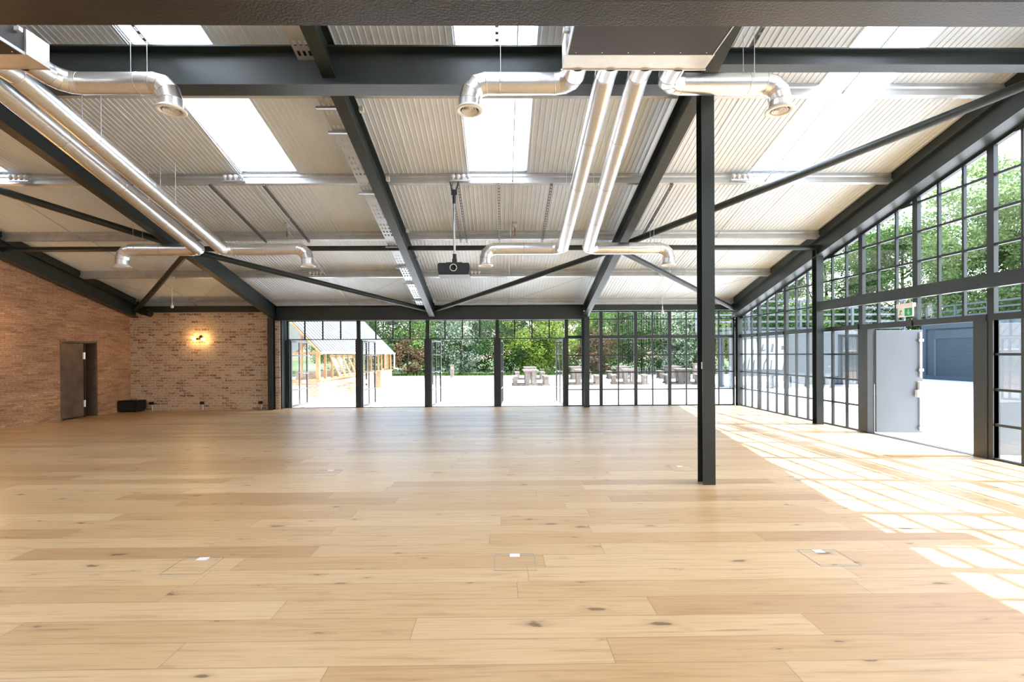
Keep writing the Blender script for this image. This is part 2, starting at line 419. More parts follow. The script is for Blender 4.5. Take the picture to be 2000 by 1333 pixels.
# slope behind the camera
zb = lambda y: zr(CS, RIDGE)-TAN*(RIDGE-y)
for i in range(0, len(edges), 2):
    c.add([(edges[i], YF-.3, zb(YF-.3)), (edges[i+1], YF-.3, zb(YF-.3)), (edges[i+1], RIDGE, zb(RIDGE)), (edges[i], RIDGE, zb(RIDGE))], [(0, 1, 2, 3)])
for a, b in SKY:
    for y0, y1 in ((YF-.3, -4.5), (-.5, RIDGE)):
        c.add([(a, y0, zb(y0)), (b, y0, zb(y0)), (b, y1, zb(y1)), (a, y1, zb(y1))], [(0, 1, 2, 3)])
struct(c.build('ceiling', 'roofliner', origin=(0, 0, 0)))
wn = 1
for a, b in SKY:
    s_ = MB(); s_.add([(a-.02, YS0-.02, zr(CS+.02, YS0)), (b+.02, YS0-.02, zr(CS+.02, YS0)), (b+.02, YS1+.02, zr(CS+.02, YS1)), (a-.02, YS1+.02, zr(CS+.02, YS1))], [(0, 1, 2, 3)])
    struct(s_.build('window_%d' % wn, 'skylight', origin=(0, 0, 0))); wn += 1
s_ = MB()
for a, b in SKY:
    s_.add([(a-.02, -4.52, zb(-4.5)+.02), (b+.02, -4.52, zb(-4.5)+.02), (b+.02, -.48, zb(-.5)+.02), (a-.02, -.48, zb(-.5)+.02)], [(0, 1, 2, 3)])
struct(s_.build('window_%d' % wn, 'skylight', origin=(0, 0, 0))); wn += 1

# ------------------------------------------------------------------ glazing
def glazing(plane, u0, u1, ulist, zlist, top, w0=None, tr=None, bw=.036, fw=.05, z0=0., glass=True, dep=.07):
    """one window unit: outer frame, glazing bars, transom; plane 'y' (end wall) or 'x' (side wall); top(u) gives the head"""
    global wn
    f, gl = MB(), MB()
    pl = D if plane == 'y' else XR
    def P(u, d, z): return (u, pl+d, z) if plane == 'y' else (pl+d, u, z)
    def blk(a, b, za, zb_, d):
        # za, zb_ may be callables (sloping heads)
        A = za if callable(za) else (lambda u: za)
        B = zb_ if callable(zb_) else (lambda u: zb_)
        f.hexa([P(a, -d, A(a)), P(b, -d, A(b)), P(b, d, A(b)), P(a, d, A(a)), P(a, -d, B(a)), P(b, -d, B(b)), P(b, d, B(b)), P(a, d, B(a))])
    h = dep/2
    blk(u0, u0+fw, z0, top, h); blk(u1-fw, u1, z0, top, h)
    blk(u0+fw, u1-fw, z0, z0+.03, h)
    blk(u0+fw, u1-fw, lambda u: top(u)-.04, top, h)
    for u in ulist: blk(u-bw/2, u+bw/2, z0+.03, lambda q: top(q)-.04, h*.7)
    def clip(za, zb_, d):
        # horizontal member between u0 and u1, cut where the sloping head comes down
        a, b = u0+fw, u1-fw
        if top(b) >= zb_ and top(a) >= zb_: blk(a, b, za, zb_, d); return
        if plane == 'x' and top(a) > zb_:
            e = min(b, (CR-zb_)/TAN-.03)
            if e > a+.03: blk(a, e, za, zb_, d)
    for z in zlist: clip(z-bw/2, z+bw/2, h*.69)
    if tr: clip(tr[0], tr[1], h*1.5)
    o = struct(f.build('window_%d' % wn, 'frame', origin=(0, 0, 0))); wn += 1
    gl.add([P(u0, 0, z0), P(u1, 0, z0), P(u1, 0, top(u1)), P(u0, 0, top(u0))], [(0, 1, 2, 3)])
    gl.build('pane', 'glass', o)
    return o
flat = lambda z: (lambda u: z)
DB = [-6.50, -4.333, -2.24, -.12, 1.993]            # door bay mullions
TR = (2.058, 2.155)
for i in range(4):                                   # transom lights above the four door bays
    a, b = DB[i], DB[i+1]; st = (b-a)/4
    glazing('y', a, b, [a+st*k for k in (1, 2, 3)], [], flat(2.66), z0=TR[0], fw=.055)
ZL = [.505, 1.03, 1.553]
glazing('y', 1.993, 2.50, [], ZL, flat(2.66), tr=TR)
glazing('y', 2.50, 3.043, [], ZL+[2.645], flat(2.90), tr=TR)
XB = [3.043, 4.106, 5.145, 6.18, 7.14]
for i in range(4): glazing('y', XB[i], XB[i+1], [(XB[i]+XB[i+1])/2], ZL+[2.645], flat(2.90), tr=TR)
YM = [14.34, 13.20, 11.94, 10.67, 9.41, 8.16, 6.89, 5.63, 4.37, 3.11, 1.85, .59]
head = lambda u: zr(CR, u)-.005
ZR_ = [.52, 1.036, 1.557]; ZU = [2.65, 3.175, 3.69, 4.20, 4.71, 5.22, 5.73]
for i in range(len(YM)-1):
    b, a = YM[i], YM[i+1]; st = (b-a)/3
    dr = i in (4, 5)
    glazing('x', a, b, [a+st, a+2*st], (([] if dr else ZR_)+ZU), head, tr=TR, z0=TR[0] if dr else 0.)

# doors: the open french doors in the end wall, four bays
dn = 1
def leaf(parent, hx, sgn, ang, wd):
    """glazed door leaf hinged at hx, swung outwards"""
    y0 = D+.03; n = MB(); gl = MB(); t = .022
    a = R(ang); dx, dy = math.cos(a)*sgn, math.sin(a)
    Q = lambda s_, d, z: (hx+dx*s_-dy*sgn*d*sgn, y0+dy*s_+dx*d, z)
    def blk(s0, s1, z0, z1, th=t):
        n.hexa([Q(s0, -th, z0), Q(s1, -th, z0), Q(s1, th, z0), Q(s0, th, z0), Q(s0, -th, z1), Q(s1, -th, z1), Q(s1, th, z1), Q(s0, th, z1)])
    zb0, zt = .012, 2.045
    blk(0, .05, zb0, zt); blk(wd-.05, wd, zb0, zt); blk(.05, wd-.05, zb0, zb0+.06); blk(.05, wd-.05, zt-.05, zt)
    blk(wd/2-.014, wd/2+.014, zb0+.06, zt-.05, t*.7)
    for k in (1, 2, 3): blk(.05, wd-.05, .53*k-.014, .53*k+.014, t*.69)
    o = n.build('door_leaf', 'palegrey', parent)
    gl.add([Q(.05, 0, zb0), Q(wd-.05, 0, zb0), Q(wd-.05, 0, zt), Q(.05, 0, zt)], [(0, 1, 2, 3)])
    gl.build('pane', 'glass', o)
    hd = MB(); 
    for sd in (-1, 1): hd.tube([Q(wd-.07, sd*.02, 1.02), Q(wd-.07, sd*.06, 1.02), Q(wd-.18, sd*.06, 1.02)], .009, 8)
    hd.build('door_handle', 'chrome', o)
    return o
for i in range(4):
    a, b = DB[i], DB[i+1]; f = MB()
    f.box(a+.0275, a+.085, D-.04, D+.06, 0, TR[0]); f.box(b-.085, b-.0275, D-.04, D+.06, 0, TR[0])
    f.box(a-.0275, a+.0275, D-.05, D+.05, 0, TR[0])
    if i == 3: f.box(b-.0275, b+.0275, D-.05, D+.05, 0, TR[0])
    f.box(a+.085, b-.085, D-.05, D+.06, -.02, .012)
    o = struct(f.build('door_%d' % dn, 'frame', origin=(0, 0, 0))); dn += 1
    angs = [(84, 92), (82, 95), (80, 90), (86, 84)][i]
    leaf(o, a+.09, 1, angs[0], 1.0); leaf(o, b-.09, -1, angs[1], 1.0)

# fire exit in the side wall
f = MB()
f.box(XR-.06, XR+.08, 9.20, 9.385, 0, TR[0]); f.box(XR-.06, XR+.08, 6.915, 7.12, 0, TR[0])
f.box(XR-.05, XR+.06, 9.36, 9.46, 0, TR[0]); f.box(XR-.05, XR+.06, 6.84, 6.94, 0, TR[0])
f.box(XR-.05, XR+.08, 7.12, 9.20, -.02, .01)
ex = struct(f.build('door_%d' % dn, 'frame', origin=(0, 0, 0))); dn += 1
def fire_leaf(hy, ang, sgn, bar, wd=1.0):
    a = R(ang); dx, dy = math.sin(a), math.cos(a)*sgn
    hx = XR+.09
    Q = lambda s_, d, z: (hx+dx*s_+dy*d, hy+dy*s_-dx*d, z)
    n = MB()
    n.hexa([Q(0, -.022, .02), Q(wd, -.022, .02), Q(wd, .022, .02), Q(0, .022, .02), Q(0, -.022, 2.03), Q(wd, -.022, 2.03), Q(wd, .022, 2.03), Q(0, .022, 2.03)])
    o = bevel(n.build('door_leaf', 'greydoor', ex), .003)
    if bar:
        b = MB(); d = .05
        b.tube([Q(wd-.06, d, .06), Q(wd-.06, d, .86)], .016, 10); b.tube([Q(wd-.06, d, 1.10), Q(wd-.06, d, 1.98)], .016, 10)
        b.build('panic_bolt', 'white', o)
        k = MB(); 
        k.hexa([Q(wd-.10, .022, .80), Q(wd-.01, .022, .80), Q(wd-.01, .085, .80), Q(wd-.10, .085, .80), Q(wd-.10, .022, 1.02), Q(wd-.01, .022, 1.02), Q(wd-.01, .085, 1.02), Q(wd-.10, .085, 1.02)])
        k.hexa([Q(wd-.15, .022, .72), Q(wd-.09, .022, .72), Q(wd-.09, .10, .72), Q(wd-.15, .10, .72), Q(wd-.15, .022, .86), Q(wd-.09, .022, .86), Q(wd-.09, .10, .86), Q(wd-.15, .10, .86)])
        bevel(k.build('lock_case', 'white', o), .006)
        for z in (.09, 1.22, 1.80):
            g_ = MB(); g_.hexa([Q(wd-.10, .022, z), Q(wd-.02, .022, z), Q(wd-.02, .075, z), Q(wd-.10, .075, z), Q(wd-.10, .022, z+.05), Q(wd-.02, .022, z+.05), Q(wd-.02, .075, z+.05), Q(wd-.10, .075, z+.05)])
            g_.build('bolt_guide', 'chrome', o)
    return o
fire_leaf(9.19, 95, 1, True, .86)
fire_leaf(7.13, 80, -1, True)

# left door, pushed open into its reveal
f = MB()
f.box(XL-.30, XL+.012, DY0, DY0+.045, 0, DZ); f.box(XL-.30, XL+.012, DY1-.045, DY1, 0, DZ); f.box(XL-.30, XL+.012, DY0+.045, DY1-.045, DZ-.045, DZ)
o = struct(f.build('door_%d' % dn, 'browndoor', origin=(0, 0, 0))); dn += 1
n = MB(); n.box(XL-.075, XL-.035, DY0+.05, DY0+.70, .03, DZ-.06)
lf = bevel(n.build('door_leaf', 'browndoor', o), .003)
for z in (.36, 1.62):
    h = MB(); h.tube([(XL-.02, DY0+.72, z-.09), (XL-.02, DY0+.72, z+.09)], .014, 10); h.box(XL-.034, XL-.026, DY0+.66, DY0+.72, z-.09, z+.09)
    h.build('hinge', 'chrome', lf)
n = MB(); n.box(XL-.06, XL-.03, DY0+.72, DY0+.745, .0, DZ-.045); n.box(XL-.30, XL-.26, DY0+.045, DY1-.045, 0, DZ-.045)
n.build('door_stop', 'darkbrown', o)

# verge soffit and closure boards along the glazed side wall; skirting joints
f = MB()
def sl(x0, x1, c0, c1, ya, yb):
    f.hexa([(x0, ya, zr(c0, ya)), (x1, ya, zr(c0, ya)), (x1, yb, zr(c0, yb)), (x0, yb, zr(c0, yb)), (x0, ya, zr(c1, ya)), (x1, ya, zr(c1, ya)), (x1, yb, zr(c1, yb)), (x0, yb, zr(c1, yb))])
sl(7.13, 7.275, CR, CR+.03, .59, 14.42); sl(7.25, 7.31, CR+.06, CS+.05, .59, 14.42)
sl(7.02, 7.06, CP+.005, CS-.005, .59, 14.4); sl(-10.84, -10.79, CP+.005, CS-.005, 2.8, 14.05)
struct(f.build('trim_1', 'steel', origin=(0, 0, 0)))
f = MB(); f.box(-6.575, -6.53, YB+.05, D+.05, 0, 2.66); f.box(XL-.2, 7.31, 14.32, 14.42, 2.955, 3.30)
f.box(-6.93, 7.31, 14.32, 14.42, 2.915, 2.954); f.box(-6.93, -6.575, 14.32, 14.42, 2.60, 2.914)
f.box(-6.575, 2.5, 14.30, 14.42, 2.665, 2.914)
struct(f.build('trim_2', 'frame', origin=(0, 0, 0)))

# ------------------------------------------------------------------ steel frame
def mono(mb, name, mat, label, cat, group=None): return tag(mb.build(name, mat), label, cat, group, 'thing')
FG = 'dark painted steel roof frame'
rl = ['dark steel rafter running along the top of the tan brick side wall',
      'dark steel rafter beside the pair of shiny ducts on the brick side',
      'dark steel rafter down the middle of the ceiling with a perforated cable tray along it',
      'dark steel rafter sloping down from the top of the freestanding column',
      'dark steel rafter along the sloping top of the glazed side wall']
for i, x in enumerate(RX):
    b = MB(); y0, y1 = (5.60 if i not in (0, 4) else 3.0), 14.20
    if i in (1, 2, 3): y0 = 2.9
    b.ibeam((x, y0, zr(CR, y0)), (x, y1, zr(CR, y1)), .357, .165, .016, .010)
    mono(b, 'steel_rafter', 'steel', rl[i], 'beam', FG)
b = MB(); b.box(XL+.01, 7.18, 3.60, 3.875, 4.295, 4.60)
mono(b, 'steel_beam', 'tarcoat', 'brown textured beam crossing the very top of the picture, nearest of all the beams', 'beam', FG)
b = MB(); b.ibeam((XL+.01, 5.755, 4.82), (2.47, 5.755, 4.82), .47, .25, .02, .014)
mono(b, 'steel_beam', 'steel', 'deep dark beam crossing behind the ducts from brick wall to column top', 'beam', FG)
b = MB(); b.ibeam((2.62, 5.75, 5.085), (7.13, 5.75, 5.085), .205, .165, .016, .01)
mono(b, 'steel_beam', 'steel', 'shallow dark beam from the freestanding column top to the glazed side wall', 'beam', FG)
# eaves beams
b = MB(); b.box(-10.9, -6.875, YB-.14, YB-.002, 2.885, 3.06)
mono(b, 'eaves_beam', 'steel', 'black eaves beam along the top of the mottled brick end wall', 'beam', FG)
b = MB(); b.box(-6.71, 2.45, 14.16, 14.28, 2.64, 3.04)
for k in range(32):
    x = -6.45+k*.285
    if abs(x+2.06) > .15: b.lathe([(.012, 0), (.012, .01), (.0, .012)], (x, 14.16, 2.95), (0, -1, 0), 8)
mono(b, 'eaves_beam', 'steel', 'deep dark eaves beam with bolt heads above the open glazed doors', 'beam', FG)
b = MB(); b.strip([(0, 0), (.0, .15), (.08, .15)], .012, (2.65, 14.18, 2.905), (7.12, 14.18, 2.905), (0, 1, 0), (0, 0, 1)); b.box(2.65, 7.12, 14.18, 14.28, 2.905, 2.925)
mono(b, 'eaves_beam', 'steel', 'shallow dark eaves beam above the fixed end windows beside the glazed corner', 'beam', FG)
# columns
def column(x, y, z1, label, w=.152, d=.16, rot=False):
    b = MB()
    if not rot: b.ibeam((x, y-d/2, 0), (x, y-d/2, z1), d, w, .0115, .008, up=(0, 1, 0))
    else: b.ibeam((x-d/2, y, 0), (x-d/2, y, z1), d, w, .0115, .008, up=(1, 0, 0))
    return b
t = thing('steel_column', 'freestanding dark steel column on the wooden floor near the glazed side', 'column', (2.511, 5.752, 0), FG, 'thing')
column(2.511, 5.752, 4.82, '').build('post', 'steel', t)
b = MB(); b.box(2.455, 2.503, 5.745, 5.752, 1.405, 1.49); b.box(2.447, 2.503, 5.690, 5.744, 1.405, 1.49)
bevel(tag(b.build('wall_thermostat', 'white'), 'small cream sensor box fixed to the freestanding steel column', 'sensor'), .004)
for x, y, z, lb in ((-6.775, 13.955, 2.70, 'dark steel column between the brick end wall and the first glass door'),
                    (2.55, 14.08, 2.70, 'dark steel column between the glass doors and the fixed end windows')):
    mono(column(x, y, z, lb), 'steel_column', 'steel', lb, 'column', FG)
mono(column(7.225, 14.24, 2.93, ''), 'steel_column', 'steel', 'dark steel column in the far glazed corner of the room', 'column', FG)
mono(column(7.06, 10.43, 3.98, '', rot=False), 'steel_column', 'steel', 'dark steel column against the glazed side wall where the long rail starts', 'column', FG)
# rail across the side glazing
t = thing('side_rail', 'horizontal dark steel rail bolted across the glazed side wall above the exit', 'rail', (7.05, 5.5, 2.52), FG, 'thing')
b = MB(); b.strip([(0, 0), (0, .20)], .012, (7.02, 10.34, 2.52), (7.02, .6, 2.52), (1, 0, 0), (0, 0, 1))
b.box(7.02, 7.12, .6, 10.34, 2.52, 2.532); b.box(7.02, 7.12, .6, 10.34, 2.708, 2.72)
b.build('channel', 'steel', t)
for y in [9.36, 8.12, 6.85, 5.6]:
    for z in (2.585, 2.655):
        h = MB(); h.lathe([(.013, 0), (.013, .009), (.0, .011)], (7.02-.012, y, z), (-1, 0, 0), 8); h.build('bolt_head', 'black', t)
# ties and diagonal braces
def strut(p0, p1, r, label, name, group):
    b = MB(); b.tube([p0, p1], r, 20); p0, p1 = Vector(p0), Vector(p1); d = (p1-p0).normalized()
    side = d.cross(Vector((0, 0, 1))).normalized()
    for p, s_ in ((p0, 1), (p1, -1)):
        b.bar(p-d*s_*.06, p+d*s_*.03, .012, r*1.5)
    return tag(b.build(name, 'steel'), label, 'brace', group, 'thing')
NZ = 3.93
G1 = 'horizontal tie tubes between the rafters'
strut((-10.88, 10.33, NZ), (-6.88, 10.33, NZ), .056, 'dark tie tube from the tan brick wall to the first free rafter', 'tie_tube', G1)
strut((-6.70, 10.33, NZ), (-2.16, 10.33, NZ), .056, 'dark tie tube between the ducts bay rafter and the middle rafter', 'tie_tube', G1)
strut((-1.97, 10.33, NZ), (2.45, 10.33, NZ), .056, 'dark tie tube behind the projector pole', 'tie_tube', G1)
strut((2.64, 10.33, NZ), (6.97, 10.40, NZ), .056, 'dark tie tube ending at the side wall column', 'tie_tube', G1)
G2 = 'diagonal roof bracing tubes'
nz = lambda y: zr(CR+.19, y)
def brace(xa, ya, xb, yb, lb): strut((xa, ya, nz(ya)), (xb, yb, nz(yb)), .066, lb, 'brace_tube', G2)
brace(-10.72, 5.95, -6.90, 10.20, 'dark diagonal brace tube high up in the outer bay above the tan brick wall')
brace(-6.90, 10.46, -10.70, 13.95, 'brown-lit diagonal brace tube running down to the brick corner with the loudspeaker')
brace(-6.68, 10.46, -2.20, 14.02, 'dark diagonal brace tube passing behind the duct outlets to the middle rafter foot')
brace(-1.93, 14.02, 2.43, 10.46, 'dark diagonal brace tube rising from the middle rafter foot past the projector')
brace(2.66, 10.46, 6.95, 14.02, 'pale-lit diagonal brace tube running down into the far glazed corner')
brace(2.66, 10.20, 6.95, 5.95, 'long thick diagonal brace tube rising across the roof behind the freestanding column')
# purlins
PY = [6.445, 8.35, 10.28, 12.17, 14.12]
pl = ['galvanised purlin just behind the deep dark cross beam, highest one in view', 'galvanised purlin at the lower end of the rooflights carrying the projector',
      'galvanised purlin next to the smoke detectors', 'galvanised purlin behind the projector body carrying small white globes', 'galvanised purlin lowest on the roof, just above the eaves beams']
SIG = [(.062, .018), (.062, 0), (0, 0), (0, .062), (.02, .078), (.02, .122), (0, .138), (0, .198), (.062, .198), (.062, .18)]
for i, y in enumerate(PY):
    b = MB(); x0, x1 = -10.788, 7.018
    ax = Vector((0, 1, -TAN)).normalized(); up = Vector((0, TAN, 1)).normalized()
    b.strip(SIG, .0025, (x0, y, zr(CP, y)+.001), (x1, y, zr(CP, y)+.001), ax, up)
    mono(b, 'purlin', 'galv', pl[i], 'purlin', 'galvanised purlins carrying the roof sheets')
# sag rods down the middle of every bay
rods = [(-9.07, 'thin grey sag rod in the outer bay above the tan brick wall'), (-4.50, 'thin grey sag rod under the rooflight beside the shiny duct pair'),
        (.215, 'thin grey sag rod under the middle rooflight'), (4.72, 'thin grey sag rod under the rooflight nearest the glazed side wall')]
for x, lb in rods:
    b = MB()
    ys = [3.0]+PY
    for a, c_ in zip(ys[:-1], ys[1:]):
        b.tube([(x, a+.10, zr(CP+.13, a+.1)), (x, c_-.03, zr(CP+.035, c_-.03))], .009, 8)
        b.tube([(x, c_-.045, zr(CP+.035, c_-.045)), (x, c_+.0, zr(CP+.035, c_))], .016, 8)
    for s_ in (-1, 1):
        q_ = 1.55 if x < -8 and s_ < 0 else 2.05
        b.tube([(x+s_*.10, 13.98, zr(CP+.05, 13.98)), (x+s_*q_, 12.25, zr(CP+.05, 12.25))], .004, 6)
    mono(b, 'sag_rod', 'zinc', lb, 'rod', 'thin rods between the purlins')
# slotted strut rails hung under the purlins
def slotrail(x, spans, label, dark=True):
    b = MB()
    for ya, yb in spans:
        p0 = Vector((x, ya, zr(CP-.022, ya))); p1 = Vector((x, yb, zr(CP-.022, yb))); d = (p1-p0); L = d.length; d.normalize()
        n_ = int(L/.09)
        a = Vector((1, 0, 0)); u = a.cross(d)
        for s_ in (-1, 1): b.bar(p0+a*s_*.0165, p1+a*s_*.0165, .008, .041, u)
        for k in range(n_+1):
            q = p0+d*(L*k/n_); b.bar(q-d*.018-u*.018, q+d*.018-u*.018, .026, .004, u)
    return tag(b.build('strut_rail', 'darkrail' if dark else 'zinc'), label, 'rail', 'slotted strut rails under the purlins', 'thing')
UP, LOW = (4.2, 6.40), (8.36, 10.33)
slotrail(-5.11, [LOW], 'slotted strut rail between two purlins nearest the long ducts on the brick side')
slotrail(-4.18, [UP], 'slotted strut rail above the short duct of the corner unit, crossing the rooflight')
slotrail(-4.18, [LOW], 'slotted strut rail holding the outlet end of the long brick side ducts')
slotrail(-.87, [LOW], 'slotted strut rail directly behind the projector pole')
slotrail(-.745, [LOW], 'slotted strut rail just beside the projector pole')
slotrail(-.03, [UP], 'slotted strut rail hanging in front of the middle rooflight, above a short duct')
slotrail(-.03, [LOW], 'slotted strut rail in the middle bay above the long duct outlet by the projector')
slotrail(.91, [LOW], 'slotted strut rail close to the far bend of the middle ducts')
slotrail(3.06, [UP], 'slotted strut rail above the short duct nearest the glazed side wall')
slotrail(3.06, [LOW], 'slotted strut rail behind the freestanding column above a long duct outlet')

# perforated cable tray beside the middle rafter
tr = thing('cable_tray', 'perforated galvanised cable tray along one side of the middle rafter', 'cable tray', (-2.33, 9.6, 4.1))
b = MB(); ya, yb = 4.0, 13.75; nx, ny = 7, 150; x0, x1 = -2.44, -2.21; cc = 6.72
P = [[(x0+(x1-x0)*i/nx, ya+(yb-ya)*j/ny, zr(cc, ya+(yb-ya)*j/ny)) for i in range(nx+1)] for j in range(ny+1)]
vs = [p for r_ in P for p in r_]; fs = []
for j in range(ny):
    for i in range(nx):
        if j % 2 == 1 and i in (1, 3, 5) and not (j % 10 == 1): continue
        k = j*(nx+1)+i; fs.append((k, k+1, k+nx+2, k+nx+1))
b.add(vs, fs)
for x in (x0, x1):
    b.add([(x, ya, zr(cc, ya)), (x, yb, zr(cc, yb)), (x, yb, zr(cc+.05, yb)), (x, ya, zr(cc+.05, ya))], [(0, 1, 2, 3)])
b.build('tray', 'galv', tr)
for y in PY[:1]+[8.35, 10.28, 11.25, 12.17, 13.3, 6.9]:
    k = MB(); k.box(-2.50, -2.16, y-.02, y+.02, zr(cc-.006, y)-.035, zr(cc-.006, y)-.006); k.build('bracket', 'zinc', tr)

# small white junction clips along the middle rafter
cl = None
for i, (y, lb) in enumerate([(6.69, 'topmost white clip on the middle rafter, just behind the deep cross beam'), (8.22, 'white clip on the middle rafter where the rooflights end'),
             (9.92, 'white clip on the middle rafter level with the smoke detectors'), (11.14, 'white clip on the middle rafter just below the tie tube'),
             (12.62, 'white clip on the middle rafter below the globe lamps'), (13.8, 'lowest white clip on the middle rafter, near the eaves beam')]):
    if cl is None:
        b = MB(); b.box(-.03, .03, -.035, .035, -.045, .03); cl = b.build('cable_clip', 'white', origin=(0, 0, 0)); o = bevel(cl, .006)
    else: o = copy_tree(cl)
    o.location = (-1.955, y, zr(CP-.005, y)+.005); tag(o, lb, 'clip', 'white clips along the middle rafter')

# ------------------------------------------------------------------ ventilation
def arc(c, p, q, n):
    """points from p to q on a quarter circle about c"""
    c, p, q = Vector(c), Vector(p), Vector(q); a, b = p-c, q-c
    return [c+a*math.cos(math.pi/2*k/n)+b*math.sin(math.pi/2*k/n) for k in range(n+1)]
DR = .1175
def grille(o, x, y, z):
    g_ = MB(); r = DR
    g_.lathe([(r+.004, .03), (r+.004, 0), (r+.038, -.004), (r+.040, -.012), (r+.028, -.020), (r-.006, -.020), (r-.010, -.005), (r-.012, .03)], (x, y, z), (0, 0, 1), 36)
    gr = g_.build('grille', 'grille', o)
    for k, rr in enumerate((.078, .052, .028)):
        q = MB(); q.lathe([(rr-.014, .022), (rr+.006, -.014), (rr+.009, -.016), (rr-.009, .024), (rr-.014, .022)], (x, y, z), (0, 0, 1), 30); q.build('grille_ring', 'grille', gr)
    q = MB(); q.lathe([(.0, -.016), (.012, -.010), (.018, .012), (.0, .02)], (x, y, z), (0, 0, 1), 20); q.build('grille_cone', 'grille', gr)
    q = MB(); q.lathe([(r-.012, .03), (0, .031)], (x, y, z), (0, 0, 1), 24); q.build('duct_throat', 'black', gr)
def make_duct(label, pts, gx, gy, gz, wires, seams=()):
    t = thing('air_duct', label, 'duct', (gx, gy, gz), 'round galvanised air ducts')
    b = MB(); b.tube(pts, DR, 32, caps=False)
    run = b.build('duct_run', 'duct', t)
    P_ = [Vector(p) for p in pts]
    def band(p, d, m=None):
        d = Vector(d).normalized(); s_ = MB(); s_.lathe([(DR+.0005, -.005), (DR+.0025, -.004), (DR+.0025, .004), (DR+.0005, .005)], p, d, 32); s_.build('seam_band', 'seam', run)
    for i in range(1, len(P_)-1):
        band(P_[i], ((P_[i]-P_[i-1]).normalized()+(P_[i+1]-P_[i]).normalized()))
    for i, f_ in seams:
        band(P_[i]+(P_[i+1]-P_[i])*f_, P_[i+1]-P_[i])
    grille(t, gx, gy, gz)
    for x, y, z0, z1 in wires:
        k = MB(); k.tube([(x, y, z0), (x, y, z1)], .0035, 6); k.build('hanger_wire', 'wire', t)
    return t
ZN, ZF = 4.705, 3.725
def cpl(y): return zr(CP-.03, y)
def near(x0, sgn, xo, label, yn=5.42):
    rb = .19; gz = 4.41
    pts = [(x0, 4.985, ZN)]+arc((x0+sgn*rb, yn-rb, ZN), (x0, yn-rb, ZN), (x0+sgn*rb, yn, ZN), 3)
    pts += arc((xo-sgn*rb, yn, ZN-rb), (xo-sgn*rb, yn, ZN), (xo, yn, ZN-rb), 3)+[(xo, yn, gz+.02)]
    wx = xo-sgn*.36
    wires = [(wx, yn-.122, ZN, cpl(yn-.122)), (wx, yn+.122, ZN, cpl(yn+.122))]
    return make_duct(label, [p for i, p in enumerate(pts)], xo, yn, gz, wires, [(4, .8)])
near(-4.95, 1, -3.745, 'short shiny duct turning from the corner ceiling unit to a round outlet')
near(.826, -1, -.35, 'short shiny duct from the central ceiling unit turning towards the middle rafter')
near(1.89, 1, 3.235, 'short shiny duct from the central ceiling unit turning towards the glazed side wall')
def far(x0, x1, sgn, xo, label, yf=9.5, wxs=(), pair=()):
    rb = .19; gz = 3.40
    pts = [(x0, 4.985, ZN), (x0, 5.22, ZN-.005)]
    d = Vector((x1-x0, yf-rb-5.22, ZF-ZN)); 
    pts += arc((x1+sgn*rb, yf-rb, ZF), (x1, yf-rb, ZF), (x1+sgn*rb, yf, ZF), 3)
    pts += arc((xo-sgn*rb, yf, ZF-rb), (xo-sgn*rb, yf, ZF), (xo, yf, ZF-rb), 3)+[(xo, yf, gz+.02)]
    wires = []
    for wx in wxs: wires += [(wx, yf-.122, ZF, cpl(yf-.122)), (wx, yf+.122, ZF, cpl(yf+.122))]
    for f_ in pair:
        y = 5.22+(yf-rb-5.22)*f_; z = ZN+(ZF-ZN)*f_; x = x0+(x1-x0)*f_
        for s_ in (-1, 1): wires.append((x+s_*.122, y, z, zr(CP-.03, y)))
    return make_duct(label, pts, xo, yf, gz, wires, [(1, .25), (1, .5), (1, .75), (5, .5)])
far(-5.66, -5.98, -1, -7.56, 'long shiny duct beside the rafter ending in a bend towards the tan brick wall', wxs=(-7.25,), pair=(.62,))
far(-5.30, -5.50, 1, -3.875, 'long shiny duct of the brick side pair bending towards the middle rafter', wxs=(-4.18,), pair=(.25, .62))
far(1.174, 1.235, -1, -.305, 'long shiny duct of the central pair bending towards the projector', wxs=(-.03,), pair=(.35, .62))
far(1.54, 1.735, 1, 3.395, 'long shiny duct of the central pair bending towards the glazed side wall', wxs=(3.06,), pair=(.35, .62))
def fan_unit(x0, x1, label):
    t = thing('fan_unit', label, 'ventilation unit', ((x0+x1)/2, 4.5, 4.605), 'ceiling fan units')
    b = MB(); b.box(x0, x1, 4.742, 4.985, 4.607, 4.86); pl_ = bevel(b.build('plenum', 'plenum', t), .003)
    k = MB(); k.box(x0-.012, x1+.012, 4.975, 4.990, 4.600, 4.612); k.build('flange', 'plenum', t)
    b = MB(); b.box(x0+.02, x1-.02, 3.90, 4.74, 4.607, 4.96); bevel(b.build('casing', 'unit', t), .004)
    for x in (x0+.02, x1-.02):
        b = MB(); b.box(x-.006, x+.006, 3.90, 4.742, 4.600, 4.63); b.build('edge_strip', 'galv', t)
    b = MB(); 
    for i in range(6): b.lathe([(.006, 0), (.005, -.004), (0, -.005)], (x0+.10+(x1-x0-.2)*i/5, 4.70, 4.607), (0, 0, 1), 8)
    b.build('screw_head', 'chrome', t)
    for x in (x0+.0, x1-.0):
        for y in (4.05, 4.66):
            h = MB(); h.tube([(x, y, 4.80), (x, y, zr(CS-.01, y))], .005, 6); h.box(x-.03, x+.03, y-.02, y+.02, 4.78, 4.82); h.build('hanger_rod', 'wire', t)
    return t
fan_unit(.66, 2.17, 'dark ceiling fan unit with metal plenum above the middle of the floor')
fan_unit(-6.30, -4.70, 'ceiling fan unit in the upper corner above the brick side ducts')
t = thing('drain_pipe', 'brown copper pipe with a brass valve joining the central ceiling unit', 'pipe', (.5, 4.35, 4.75))
